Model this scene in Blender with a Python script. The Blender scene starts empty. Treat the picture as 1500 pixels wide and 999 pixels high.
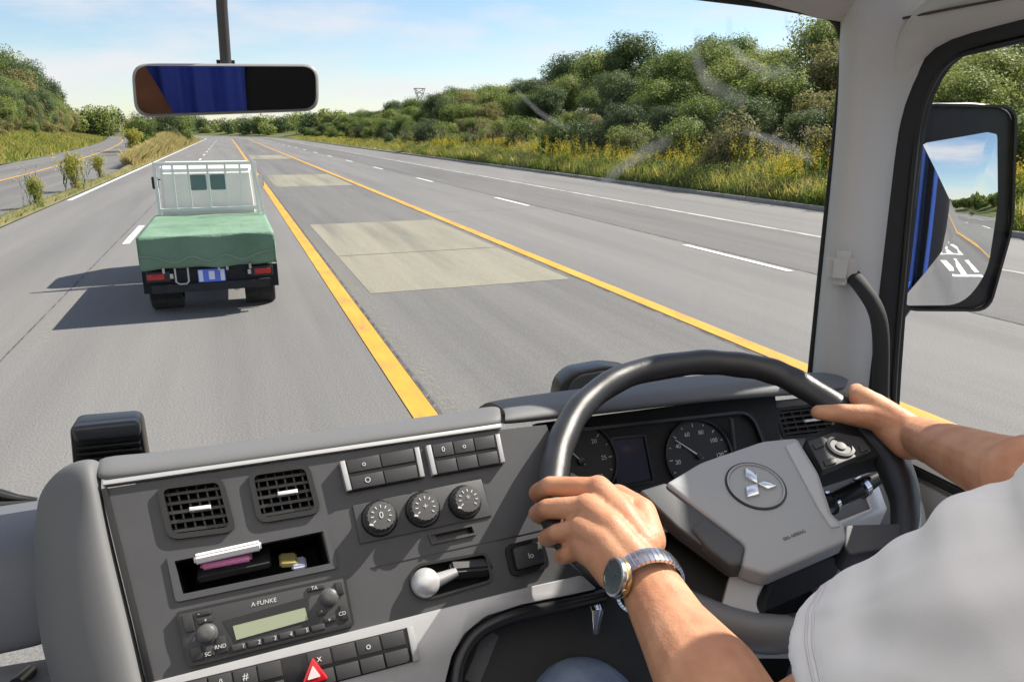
import bpy, bmesh, math, random
import numpy as np
from mathutils import Vector, Matrix
from math import radians, sin, cos, pi, atan, sqrt

# ------------------------------------------------------------------ camera, sky, sun, exposure
SC = bpy.context.scene
COL = SC.collection
H = 2.3                                   # eye height above the road
FPX = 1080.0
PIT = atan(308.5 / FPX); YAW = radians(20.46)
VR = Vector((cos(YAW), -sin(YAW), 0))
VF = Vector((sin(YAW) * cos(PIT), cos(YAW) * cos(PIT), -sin(PIT)))
VU = Vector((sin(YAW) * sin(PIT), cos(YAW) * sin(PIT), cos(PIT)))
EYE = Vector((0, 0, H))
cd = bpy.data.cameras.new('camera'); cam = bpy.data.objects.new('camera', cd); COL.objects.link(cam)
cam.location = EYE
cam.rotation_euler = Matrix(((VR.x, VU.x, -VF.x), (VR.y, VU.y, -VF.y), (VR.z, VU.z, -VF.z))).to_euler()
cd.sensor_width = 36; cd.lens = 36 * FPX / 1500; cd.clip_start = 0.02; cd.clip_end = 6000
SC.camera = cam
SUN = Vector((2.0, .40, 2.0)).normalized()
w = bpy.data.worlds.new('World'); SC.world = w; w.use_nodes = True
nt = w.node_tree; nt.nodes.clear()
wo = nt.nodes.new('ShaderNodeOutputWorld'); bg = nt.nodes.new('ShaderNodeBackground')
sky = nt.nodes.new('ShaderNodeTexSky'); sky.sky_type = 'NISHITA'; sky.sun_disc = False
sky.sun_elevation = math.asin(SUN.z); sky.sun_rotation = math.atan2(SUN.x, SUN.y)
sky.air_density = 1.0; sky.dust_density = .25; sky.ozone_density = 2.6; sky.altitude = 50
tc = nt.nodes.new('ShaderNodeTexCoord'); mp = nt.nodes.new('ShaderNodeMapping'); mp.inputs['Scale'].default_value = (2.2, 2.2, 9)
mp.inputs['Location'].default_value = (.35, .1, .2)
nz = nt.nodes.new('ShaderNodeTexNoise'); nz.inputs['Scale'].default_value = 1.7; nz.inputs['Detail'].default_value = 7; nz.inputs['Roughness'].default_value = .55
cr = nt.nodes.new('ShaderNodeValToRGB'); cr.color_ramp.elements[0].position = .42; cr.color_ramp.elements[1].position = .66
cr.color_ramp.elements[1].color = (.8, .8, .8, 1)
mx = nt.nodes.new('ShaderNodeMix'); mx.data_type = 'RGBA'
nt.links.new(tc.outputs['Generated'], mp.inputs[0]); nt.links.new(mp.outputs[0], nz.inputs['Vector']); nt.links.new(nz.outputs[0], cr.inputs[0])
nt.links.new(cr.outputs[0], mx.inputs['Factor']); nt.links.new(sky.outputs[0], mx.inputs['A']); mx.inputs['B'].default_value = (6.0, 5.85, 6.0, 1)
nt.links.new(mx.outputs['Result'], bg.inputs[0]); bg.inputs[1].default_value = 0.074
nt.links.new(bg.outputs[0], wo.inputs[0])
sl = bpy.data.lights.new('sun', 'SUN'); sl.energy = 4.6; sl.angle = radians(.5); sl.color = (1, .94, .84)
so = bpy.data.objects.new('sun', sl); COL.objects.link(so)
so.rotation_euler = SUN.to_track_quat('Z', 'Y').to_euler(); so.location = (20, 5, 30)
SC.view_settings.view_transform = 'Standard'; SC.view_settings.look = 'None'
SC.view_settings.exposure = 1.05; SC.view_settings.gamma = 1; SC.view_settings.use_curve_mapping = False
SC.cycles.max_bounces = 8; SC.cycles.transparent_max_bounces = 24; SC.cycles.use_denoising = True
SC.cycles.caustics_reflective = False; SC.cycles.caustics_refractive = False

rnd = random.Random(7)
nr = np.random.default_rng(11)

# ------------------------------------------------------------------ materials
MAT = {}
def mat(name, col=(.5, .5, .5), rough=.5, metal=0., spec=.5, bump=0., bscale=400., var=0., vscale=3., coat=0., col2=None, emit=None, sheen=0., sss=0., transl=0.):
    if name in MAT: return MAT[name]
    m = bpy.data.materials.new(name); m.use_nodes = True; t = m.node_tree; b = t.nodes['Principled BSDF']
    b.inputs['Base Color'].default_value = (*col, 1); b.inputs['Roughness'].default_value = rough
    b.inputs['Metallic'].default_value = metal; b.inputs['Specular IOR Level'].default_value = spec
    if coat: b.inputs['Coat Weight'].default_value = coat; b.inputs['Coat Roughness'].default_value = .08
    if sheen: b.inputs['Sheen Weight'].default_value = sheen
    if sss: b.inputs['Subsurface Weight'].default_value = sss; b.inputs['Subsurface Radius'].default_value = (.012, .005, .003); b.inputs['Subsurface Scale'].default_value = 1
    if emit: b.inputs['Emission Color'].default_value = (*emit[0], 1); b.inputs['Emission Strength'].default_value = emit[1]
    tcn = t.nodes.new('ShaderNodeTexCoord')
    if var or col2:
        n = t.nodes.new('ShaderNodeTexNoise'); n.inputs['Scale'].default_value = vscale; n.inputs['Detail'].default_value = 6; n.inputs['Roughness'].default_value = .6
        r = t.nodes.new('ShaderNodeValToRGB'); e = r.color_ramp.elements; e[0].position = .33; e[1].position = .67
        c2 = col2 or tuple(c * (1 + var) for c in col); c1 = col if col2 else tuple(c * (1 - var) for c in col)
        e[0].color = (*c1, 1); e[1].color = (*c2, 1)
        t.links.new(tcn.outputs['Object'], n.inputs['Vector']); t.links.new(n.outputs[0], r.inputs[0]); t.links.new(r.outputs[0], b.inputs['Base Color'])
    if bump:
        n = t.nodes.new('ShaderNodeTexNoise'); n.inputs['Scale'].default_value = bscale; n.inputs['Detail'].default_value = 3
        bp = t.nodes.new('ShaderNodeBump'); bp.inputs['Strength'].default_value = bump; bp.inputs['Distance'].default_value = .002
        t.links.new(tcn.outputs['Object'], n.inputs['Vector']); t.links.new(n.outputs[0], bp.inputs['Height']); t.links.new(bp.outputs[0], b.inputs['Normal'])
    MAT[name] = m; return m

def glass_mat(name, tint=(1, 1, 1), reflection_arc=False, refl=.8):
    if name in MAT: return MAT[name]
    m = bpy.data.materials.new(name); m.use_nodes = True; t = m.node_tree; t.nodes.clear()
    o = t.nodes.new('ShaderNodeOutputMaterial'); tr = t.nodes.new('ShaderNodeBsdfTransparent'); tr.inputs[0].default_value = (*tint, 1)
    g = t.nodes.new('ShaderNodeBsdfGlossy'); g.inputs['Roughness'].default_value = 0.0
    fr = t.nodes.new('ShaderNodeFresnel'); fr.inputs[0].default_value = 1.33
    mu = t.nodes.new('ShaderNodeMath'); mu.operation = 'MULTIPLY'; mu.inputs[1].default_value = refl
    mixn = t.nodes.new('ShaderNodeMixShader')
    t.links.new(fr.outputs[0], mu.inputs[0]); t.links.new(mu.outputs[0], mixn.inputs[0]); t.links.new(tr.outputs[0], mixn.inputs[1]); t.links.new(g.outputs[0], mixn.inputs[2])
    t.links.new(mixn.outputs[0], o.inputs[0])
    MAT[name] = m; return m

def grain(m, amt=.22, sc=70):
    t = m.node_tree; b = t.nodes['Principled BSDF']; src = b.inputs['Base Color'].links[0].from_socket
    g = t.nodes.new('ShaderNodeNewGeometry'); n = t.nodes.new('ShaderNodeTexNoise'); n.inputs['Scale'].default_value = sc; n.inputs['Detail'].default_value = 2
    mr = t.nodes.new('ShaderNodeMapRange'); mr.inputs['From Min'].default_value = .3; mr.inputs['From Max'].default_value = .7; mr.inputs['To Min'].default_value = 1 - amt; mr.inputs['To Max'].default_value = 1 + amt
    v = t.nodes.new('ShaderNodeVectorMath'); v.operation = 'SCALE'
    t.links.new(g.outputs['Position'], n.inputs['Vector']); t.links.new(n.outputs[0], mr.inputs['Value']); t.links.new(src, v.inputs[0]); t.links.new(mr.outputs[0], v.inputs['Scale']); t.links.new(v.outputs[0], b.inputs['Base Color'])
def ramp_mat(name, stops, scale=1., detail=8, rough=.9, bump=.3, bscale=20, bdist=.02, stretch=(1, 1, 1), island=0., objrand=0., transl=0., coord='Object', spec=.3):
    """noise ramp, with optional variation per island (leaf) and per object"""
    m = bpy.data.materials.new(name); m.use_nodes = True; t = m.node_tree; b = t.nodes['Principled BSDF']
    b.inputs['Roughness'].default_value = rough; b.inputs['Specular IOR Level'].default_value = spec
    tcn = t.nodes.new('ShaderNodeTexCoord'); geo = t.nodes.new('ShaderNodeNewGeometry')
    src = geo.outputs['Position'] if coord == 'World' else tcn.outputs['Object']
    mpn = t.nodes.new('ShaderNodeMapping'); mpn.inputs['Scale'].default_value = stretch
    n = t.nodes.new('ShaderNodeTexNoise'); n.inputs['Scale'].default_value = scale; n.inputs['Detail'].default_value = detail; n.inputs['Roughness'].default_value = .62
    t.links.new(src, mpn.inputs[0]); t.links.new(mpn.outputs[0], n.inputs['Vector'])
    fac = n.outputs[0]
    def madd(a, k):
        q = t.nodes.new('ShaderNodeMath'); q.operation = 'MULTIPLY_ADD'; q.inputs[1].default_value = k; 
        t.links.new(a, q.inputs[0]); q.inputs[2].default_value = -.5 * k
        s = t.nodes.new('ShaderNodeMath'); s.operation = 'ADD'; t.links.new(q.outputs[0], s.inputs[1]); return s
    if island:
        s = madd(geo.outputs['Random Per Island'], island); t.links.new(fac, s.inputs[0]); fac = s.outputs[0]
    if objrand:
        oi = t.nodes.new('ShaderNodeObjectInfo'); s = madd(oi.outputs['Random'], objrand); t.links.new(fac, s.inputs[0]); fac = s.outputs[0]
    r = t.nodes.new('ShaderNodeValToRGB'); els = r.color_ramp.elements
    for i, (p_, c_) in enumerate(stops):
        e = els[i] if i < 2 else els.new(p_)
        e.position = p_; e.color = (*c_, 1)
    t.links.new(fac, r.inputs[0]); t.links.new(r.outputs[0], b.inputs['Base Color'])
    if bump:
        n2 = t.nodes.new('ShaderNodeTexNoise'); n2.inputs['Scale'].default_value = bscale; n2.inputs['Detail'].default_value = 5
        bp = t.nodes.new('ShaderNodeBump'); bp.inputs['Strength'].default_value = bump; bp.inputs['Distance'].default_value = bdist
        t.links.new(src, n2.inputs['Vector']); t.links.new(n2.outputs[0], bp.inputs['Height']); t.links.new(bp.outputs[0], b.inputs['Normal'])
    if transl:
        tl = t.nodes.new('ShaderNodeBsdfTranslucent'); t.links.new(r.outputs[0], tl.inputs[0]); ms = t.nodes.new('ShaderNodeMixShader'); ms.inputs[0].default_value = transl
        out = t.nodes['Material Output']; t.links.new(b.outputs[0], ms.inputs[1]); t.links.new(tl.outputs[0], ms.inputs[2]); t.links.new(ms.outputs[0], out.inputs[0])
    MAT[name] = m; return m

# ------------------------------------------------------------------ helpers
def link(name, me, material=None, parent=None, smooth=False):
    o = bpy.data.objects.new(name, me); COL.objects.link(o)
    if material:
        me.materials.clear(); me.materials.append(material)
    if parent: o.parent = parent; o.matrix_parent_inverse = parent.matrix_world.inverted() if False else Matrix.Translation(-parent.location) if parent.type == 'EMPTY' and parent.parent is None and parent.rotation_euler.z == 0 else Matrix.Identity(4)
    if smooth:
        me.polygons.foreach_set('use_smooth', [True] * len(me.polygons))
    return o
def tag(o, label=None, cat=None, group=None, kind=None):
    if label: o['label'] = label
    if cat: o['category'] = cat
    if group: o['group'] = group
    if kind: o['kind'] = kind
    return o
def thing(name, loc, label, cat, group=None):
    o = bpy.data.objects.new(name, None); COL.objects.link(o); o.location = loc; o.empty_display_size = .1
    return tag(o, label, cat, group)
def mesh(name, verts, faces):
    me = bpy.data.meshes.new(name); me.from_pydata([tuple(v) for v in verts], [], faces); me.update(); return me
def bm2me(bm, name='m'):
    bmesh.ops.recalc_face_normals(bm, faces=bm.faces[:])
    me = bpy.data.meshes.new(name); bm.to_mesh(me); bm.free(); return me
def auto_smooth(o, ang=35):
    me = o.data; me.polygons.foreach_set('use_smooth', [True] * len(me.polygons))
    bm = bmesh.new(); bm.from_mesh(me)
    for e in bm.edges:
        if len(e.link_faces) == 2:
            e.smooth = e.calc_face_angle(0) < radians(ang)
    bm.to_mesh(me); bm.free(); return o

def ray(x, y): return (x - 750) / FPX * VR + (499.5 - y) / FPX * VU + VF
def PY(x, y, Y): d = ray(x, y); return EYE + d * (Y / d.y)
def PX(x, y, X): d = ray(x, y); return EYE + d * (X / d.x)
def PZ(x, y, Z): d = ray(x, y); return EYE + d * ((Z - H) / d.z)
def PF(x, y, f): return EYE + ray(x, y) * f

class Plane:
    """a real panel surface: origin, in-plane axes a (right) and b (up), normal n towards the viewer"""
    def __init__(s, o, n, right=(1, 0, 0)):
        s.o = Vector(o); s.n = Vector(n).normalized()
        r = Vector(right); s.a = (r - s.n * r.dot(s.n)).normalized(); s.b = s.n.cross(s.a)
    def p(s, x, y, h=0.):
        d = ray(x, y); t = ((s.o + s.n * h - EYE).dot(s.n)) / d.dot(s.n); return EYE + d * t
    def uv(s, x, y, h=0.):
        q = s.p(x, y, h) - s.o; return (q.dot(s.a), q.dot(s.b))
    def w(s, u, v, h=0.): return s.o + s.a * u + s.b * v + s.n * h

def rounded(pts, r, seg=4):
    out = []
    n = len(pts)
    rr = r if isinstance(r, (list, tuple)) else [r] * n
    for i in range(n):
        p0, p1, p2 = Vector(pts[i - 1]), Vector(pts[i]), Vector(pts[(i + 1) % n])
        if rr[i] <= 0: out.append(tuple(p1)); continue
        d0, d1 = (p0 - p1), (p2 - p1)
        k = min(rr[i], d0.length * .48, d1.length * .48)
        a = p1 + d0.normalized() * k; c = p1 + d1.normalized() * k
        for j in range(seg + 1):
            t = j / seg; out.append(tuple(a * (1 - t) ** 2 + p1 * 2 * t * (1 - t) + c * t * t))
    return out

def prism_bm(pl, uv, h0, h1, bev=0., seg=2, inset_top=None):
    bm = bmesh.new()
    lo = [bm.verts.new(pl.w(u, v, h0)) for u, v in uv]
    hi = [bm.verts.new(pl.w(u, v, h1)) for u, v in uv]
    n = len(uv)
    bm.faces.new(lo[::-1]); top = bm.faces.new(hi)
    for i in range(n): bm.faces.new((lo[i], lo[(i + 1) % n], hi[(i + 1) % n], hi[i]))
    bmesh.ops.recalc_face_normals(bm, faces=bm.faces[:])
    if bev:
        bmesh.ops.bevel(bm, geom=[e for e in top.edges], offset=bev, segments=seg, profile=.5, affect='EDGES', clamp_overlap=True)
    return bm
def prism(name, pl, px, h0, h1, m, parent, r=0., bev=0., seg=2, uvs=None, hh=None, cseg=4):
    """a solid whose outline was traced on the panel; px = picture points on the surface h1 of that panel"""
    uv = uvs if uvs is not None else [pl.uv(x, y, h1 if hh is None else hh) for x, y in px]
    if r: uv = rounded(uv, r, cseg)
    o = link(name, bm2me(prism_bm(pl, uv, h0, h1, bev, seg)), m, parent)
    return auto_smooth(o)
def disc_uv(u, v, ru, rv=None, n=28, rot=0.):
    rv = rv or ru
    return [(u + ru * cos(t) * cos(rot) - rv * sin(t) * sin(rot), v + ru * cos(t) * sin(rot) + rv * sin(t) * cos(rot)) for t in (2 * pi * i / n for i in range(n))]
def lathe(name, pl, u, v, prof, m, parent, n=32, ribs=0):
    """prof: list of (radius, height) along the panel's normal"""
    vs, fs = [], []
    for r, h in prof:
        for i in range(n):
            t = 2 * pi * i / n; k = r * (1 + (.03 * (1 if (i % 2) else -1) if ribs and r > .001 else 0))
            vs.append(pl.w(u + k * cos(t), v + k * sin(t), h))
    for j in range(len(prof) - 1):
        for i in range(n):
            a = j * n + i; b = j * n + (i + 1) % n; fs.append((a, b, b + n, a + n))
    fs.append(tuple(range((len(prof) - 1) * n, len(prof) * n)))
    o = link(name, mesh(name, vs, fs), m, parent); return auto_smooth(o, 40)
def box_bm(bm, c, s, rot=None):
    r = bmesh.ops.create_cube(bm, size=1)
    M = Matrix.Translation(c) @ (rot.to_4x4() if rot else Matrix.Identity(4)) @ Matrix.Diagonal((*s, 1))
    bmesh.ops.transform(bm, matrix=M, verts=r['verts']); return r['verts']
def boxes(name, lst, m, parent, bev=0., seg=2):
    bm = bmesh.new()
    for it in lst: box_bm(bm, Vector(it[0]), it[1], it[2] if len(it) > 2 else None)
    if bev: bmesh.ops.bevel(bm, geom=bm.edges[:], offset=bev, segments=seg, affect='EDGES', clamp_overlap=True)
    return auto_smooth(link(name, bm2me(bm), m, parent))
def tube_geo(pts, rad, n=12, closed=False, cap=True, flat=None):
    pts = [Vector(p) for p in pts]; N = len(pts)
    rad = rad if isinstance(rad, (list, tuple)) else [rad] * N
    vs, fs = [], []
    up = None
    for i in range(N):
        if closed: t = (pts[(i + 1) % N] - pts[i - 1]).normalized()
        else: t = (pts[min(i + 1, N - 1)] - pts[max(i - 1, 0)]).normalized()
        if up is None:
            up = Vector((0, 0, 1)) if abs(t.z) < .9 else Vector((0, 1, 0))
        a = t.cross(up).normalized(); b = a.cross(t).normalized(); up = b
        for k in range(n):
            th = 2 * pi * k / n; vs.append(pts[i] + (a * cos(th) + b * sin(th) * (flat or 1)) * rad[i])
    for i in range(N if closed else N - 1):
        j = (i + 1) % N
        for k in range(n):
            fs.append((i * n + k, i * n + (k + 1) % n, j * n + (k + 1) % n, j * n + k))
    if cap and not closed:
        fs.append(tuple(range(n))[::-1]); fs.append(tuple(range((N - 1) * n, N * n)))
    return vs, fs
def tube(name, pts, rad, m, parent, n=12, closed=False, flat=None):
    v, f = tube_geo(pts, rad, n, closed, flat=flat); o = link(name, mesh(name, v, f), m, parent); return auto_smooth(o, 50)
def spline(pts, per=8, closed=False):
    P = [Vector(p) for p in pts]; N = len(P); out = []
    for i in range(N if closed else N - 1):
        if closed: p0, p1, p2, p3 = P[i - 1], P[i], P[(i + 1) % N], P[(i + 2) % N]
        else: p0, p1, p2, p3 = P[max(i - 1, 0)], P[i], P[i + 1], P[min(i + 2, N - 1)]
        for k in range(per):
            t = k / per
            out.append(.5 * ((2 * p1) + (p2 - p0) * t + (2 * p0 - 5 * p1 + 4 * p2 - p3) * t * t + (3 * p1 - p0 - 3 * p2 + p3) * t ** 3))
    if not closed: out.append(P[-1])
    return out
def sheet(name, rows, m, parent, thick=.006, sub=2, flip=False):
    """loft through rows of 3D points, thickened"""
    R, C = len(rows), len(rows[0])
    vs = [p for r in rows for p in r]
    fs = [(i * C + j, i * C + j + 1, (i + 1) * C + j + 1, (i + 1) * C + j) for i in range(R - 1) for j in range(C - 1)]
    me = mesh(name, vs, fs); o = link(name, me, m, parent)
    s = o.modifiers.new('s', 'SOLIDIFY'); s.thickness = thick; s.offset = -1 if not flip else 1
    if sub: q = o.modifiers.new('q', 'SUBSURF'); q.levels = sub; q.render_levels = sub; 
    bake(o); return auto_smooth(o, 50)
def bake(o):
    bpy.context.view_layer.update()
    dg = bpy.context.evaluated_depsgraph_get(); me = bpy.data.meshes.new_from_object(o.evaluated_get(dg)); o.modifiers.clear(); o.data = me; return o
def cut(o, cutters):
    for c in cutters:
        md = o.modifiers.new('b', 'BOOLEAN'); md.operation = 'DIFFERENCE'; md.object = c; md.solver = 'EXACT'
    bake(o)
    for c in cutters: bpy.data.objects.remove(c)
    return o
def text(name, s, pl, u, v, size, m, parent, h=.0005, rot=0., ext=.0002, align='CENTER'):
    cu = bpy.data.curves.new(name, 'FONT'); cu.body = s; cu.size = size; cu.extrude = ext; cu.align_x = align; cu.align_y = 'CENTER'
    o = bpy.data.objects.new(name, cu); COL.objects.link(o); bpy.context.view_layer.update()
    me = bpy.data.meshes.new_from_object(o.evaluated_get(bpy.context.evaluated_depsgraph_get())); bpy.data.objects.remove(o)
    M = Matrix((( pl.a.x, pl.b.x, pl.n.x), (pl.a.y, pl.b.y, pl.n.y), (pl.a.z, pl.b.z, pl.n.z))).to_4x4() @ Matrix.Rotation(rot, 4, 'Z')
    me.transform(Matrix.Translation(pl.w(u, v, h + ext)) @ M)
    return link(name, me, m, parent)

# ------------------------------------------------------------------ road geometry (shared path)
def path(s):
    """centre path: straight, then bending left far ahead"""
    if s <= 215: return Vector((0, s, 0)), 0.
    Rr = 420.; th = (s - 215) / Rr
    return Vector((-Rr * (1 - cos(th)), 215 + Rr * sin(th), 0)), th
def off(s, x, z=0.):
    p_, th = path(s); return Vector((p_.x + x * cos(th), p_.y + x * sin(th), z))
def lshift(s): return 0. if s < 40 else -11 * ((min(s, 260) - 40) / 144) ** 1.4
S_ALL = [-260, -160, -100, -60, -40, -25, -15] + list(range(-10, 60, 5)) + list(range(60, 215, 10)) + list(range(215, 640, 12))
def strip(name, xa, xb, z, m, ss=None, f=None, parent=None):
    ss = ss or S_ALL
    fa = xa if callable(xa) else (lambda s: xa); fb = xb if callable(xb) else (lambda s: xb)
    vs = []; 
    for s in ss: vs += [off(s, fa(s), z), off(s, fb(s), z)]
    fs = [(2 * i, 2 * i + 1, 2 * i + 3, 2 * i + 2) for i in range(len(ss) - 1)]
    return link(name, mesh(name, vs, fs), m, parent)

asph = ramp_mat('asphalt', [(.3, (.125, .123, .119)), (.48, (.155, .152, .147)), (.66, (.18, .176, .169))], scale=.42, detail=12, rough=.85, bump=.6, bscale=45, bdist=.01, stretch=(1.9, .09, 1), coord='World')
asph2 = ramp_mat('asphalt_dark', [(.3, (.10, .098, .095)), (.5, (.135, .132, .127)), (.7, (.165, .161, .154))], scale=.5, detail=12, rough=.85, bump=.6, bscale=45, bdist=.01, stretch=(1.9, .07, 1), coord='World')
asph3 = ramp_mat('asphalt_shoulder', [(.3, (.105, .103, .101)), (.7, (.15, .146, .142))], scale=.6, detail=12, rough=.9, bump=.6, bscale=45, bdist=.01, stretch=(1.8, .1, 1), coord='World')
tanp = ramp_mat('tan_surfacing', [(.34, (.15, .145, .12)), (.48, (.215, .205, .16)), (.62, (.245, .232, .178))], scale=.55, detail=12, rough=.9, bump=.5, bscale=60, bdist=.006, stretch=(2.4, .14, 1), coord='World')
yel = ramp_mat('yellow_road_paint', [(.3, (.19, .165, .12)), (.37, (.40, .23, .06)), (.5, (.53, .28, .035)), (.8, (.62, .35, .06))], scale=2.6, detail=14, rough=.7, bump=.3, bscale=50, bdist=.003, stretch=(1.5, .5, 1), coord='World')
whi2 = ramp_mat('white_paint_faded', [(.35, (.17, .168, .16)), (.5, (.38, .375, .36)), (.7, (.55, .54, .52))], scale=2.2, detail=14, rough=.8, bump=.3, bscale=50, bdist=.003, stretch=(1.5, .5, 1), coord='World')
whi = ramp_mat('white_road_paint', [(.3, (.2, .2, .19)), (.38, (.55, .55, .53)), (.6, (.72, .72, .70))], scale=3, detail=14, rough=.7, bump=.3, bscale=50, bdist=.003, coord='World')
soil = ramp_mat('ground_soil', [(.3, (.07, .085, .03)), (.5, (.13, .12, .055)), (.7, (.17, .15, .08))], scale=.4, detail=9, rough=1, bump=.8, bscale=6, bdist=.08, coord='World')
grs = ramp_mat('verge_ground', [(.3, (.045, .07, .02)), (.5, (.09, .11, .03)), (.7, (.16, .14, .06))], scale=.5, detail=9, rough=1, bump=.8, bscale=6, bdist=.08, coord='World')

for m_ in (asph, asph2, asph3, tanp): grain(m_)
tag(link('ground', mesh('g', [(-2500, -2500, -.12), (2500, -2500, -.12), (2500, 2500, -.12), (-2500, 2500, -.12)], [(0, 1, 2, 3)]), soil), kind='structure')
tag(strip('road', -5.4, 16.3, 0, asph), kind='structure')
tag(strip('road_centre_lane', 1.45, 5.1, .004, asph2), kind='structure')
tag(strip('road_slow_lane', 8.95, 12.15, .004, asph3), kind='structure')
tag(strip('road_opposite', lambda s: -13.9 + lshift(s), lambda s: -5.9 + lshift(s) * .98, 0, asph2), kind='structure')
mk = []
tag(strip('road_yellow_line', 1.23, 1.44, .008, yel), kind='structure')
tag(strip('road_yellow_line', 5.12, 5.33, .008, yel), kind='structure')
tag(strip('road_yellow_line', lambda s: -10.3 + lshift(s), lambda s: -10.12 + lshift(s), .008, yel), kind='structure')
tag(strip('road_edge_line', -5.3, -5.15, .008, whi, ss=[29, 33] + [q for q in S_ALL if q > 34]), kind='structure')
tag(strip('road_edge_line', 12.15, 12.3, .008, whi2), kind='structure')
def quads(name, rects, z, m):
    vs, fs = [], []
    for x0, x1, y0, y1 in rects:
        k = len(vs); N = max(1, int((y1 - y0) / 6))
        for i in range(N + 1):
            s = y0 + (y1 - y0) * i / N; vs += [off(s, x0, z), off(s, x1, z)]
        fs += [(k + 2 * i, k + 2 * i + 1, k + 2 * i + 3, k + 2 * i + 2) for i in range(N)]
    return tag(link(name, mesh(name, vs, fs), m), kind='structure')
quads('road_lane_dashes', [(8.66, 8.8, 9.9 + 12 * k, 13.1 + 12 * k) for k in range(-6, 20)], .008, whi)
quads('road_lane_dashes', [(-2.27, -2.13, 17.3 + 12 * k, 20.6 + 12 * k) for k in range(0, 16)], .008, whi)
quads('road_tan_surfacing', [(1.75, 4.95, 10.6, 14.1), (1.75, 4.95, 14.16, 19.3), (1.75, 4.95, 33, 42), (1.75, 4.95, 66, 76)], .008, tanp)
# painted characters on the centre lane, behind the cab, as seen in the wing mirror
CH = [(2.6, 4.2, -7.3, -7), (3.2, 3.5, -10, -7.3), (2.6, 2.85, -9.6, -7.7), (3.95, 4.2, -9.8, -7.6), (2.6, 4.2, -11.3, -11), (2.6, 2.85, -14.5, -11.3), (3.25, 3.5, -15, -11.3), (3.95, 4.2, -14.5, -11.3), (2.8, 4.0, -16.3, -16), (3.25, 3.5, -19, -16.3)]
quads('road_painted_characters', [(3.35 + (a - 3.4) * .7, 3.35 + (b - 3.4) * .7, c, d) for a, b, c, d in CH], .012, whi)
# worn remains of an older line
def worn_mat():
    m = bpy.data.materials.new('worn_paint'); m.use_nodes = True; t = m.node_tree; b = t.nodes['Principled BSDF']
    b.inputs['Base Color'].default_value = (.42, .38, .2, 1); b.inputs['Roughness'].default_value = .9
    g = t.nodes.new('ShaderNodeNewGeometry'); n = t.nodes.new('ShaderNodeTexNoise'); n.inputs['Scale'].default_value = 16; n.inputs['Detail'].default_value = 10; n.inputs['Roughness'].default_value = .8
    r = t.nodes.new('ShaderNodeValToRGB'); r.color_ramp.elements[0].position = .5; r.color_ramp.elements[1].position = .72; r.color_ramp.elements[1].color = (.4, .4, .4, 1)
    tr = t.nodes.new('ShaderNodeBsdfTransparent'); ms = t.nodes.new('ShaderNodeMixShader')
    t.links.new(g.outputs['Position'], n.inputs['Vector']); t.links.new(n.outputs[0], r.inputs[0]); t.links.new(r.outputs[0], ms.inputs[0])
    t.links.new(tr.outputs[0], ms.inputs[1]); t.links.new(b.outputs[0], ms.inputs[2]); t.links.new(ms.outputs[0], t.nodes['Material Output'].inputs[0]); return m
wp = worn_mat()
ck = wp.copy(); ck.name = 'tar_seam'; ck.node_tree.nodes['Principled BSDF'].inputs['Base Color'].default_value = (.045, .044, .043, 1)
for n_0 in ck.node_tree.nodes:
    if n_0.type == 'VALTORGB': n_0.color_ramp.elements[0].position = .42; n_0.color_ramp.elements[1].position = .56; n_0.color_ramp.elements[1].color = (.7, .7, .7, 1)
    if n_0.type == 'TEX_NOISE': n_0.inputs['Scale'].default_value = 4
quads('road_tar_seam', [(8.93, 8.955, 4, 120), (5.06, 5.085, 3, 90), (1.465, 1.485, 3, 90), (-2.42, -2.40, 6, 60)], .014, ck)
quads('road_tar_seam', [(5.35, 8.9, 21.0, 21.03), (-5.1, 1.2, 38, 38.04), (5.35, 12, 46, 46.05), (1.5, 5.1, 27.5, 27.53)], .014, ck)
quads('road_worn_marks', [(1.5, 1.64, 4, 23), (-2.3, -2.1, 9, 15)], .013, wp)
# kerb on the right edge and the narrow median strip
kerb = mat('concrete_kerb', (.3, .29, .27), .9, var=.2, vscale=2)
def box_strip(name, x0, x1, z0, z1, m, ss, fx=lambda s: 0):
    vs, fs = [], []
    for s in ss:
        d = fx(s); vs += [off(s, x0 + d, z0), off(s, x0 + d, z1), off(s, x1 + d, z1), off(s, x1 + d, z0)]
    for i in range(len(ss) - 1):
        for k in range(3): fs.append((4 * i + k, 4 * i + k + 1, 4 * i + k + 5, 4 * i + k + 4))
    return tag(link(name, mesh(name, vs, fs), m), kind='structure')
box_strip('kerb', 16.3, 16.5, -.1, .12, kerb, S_ALL)

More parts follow.
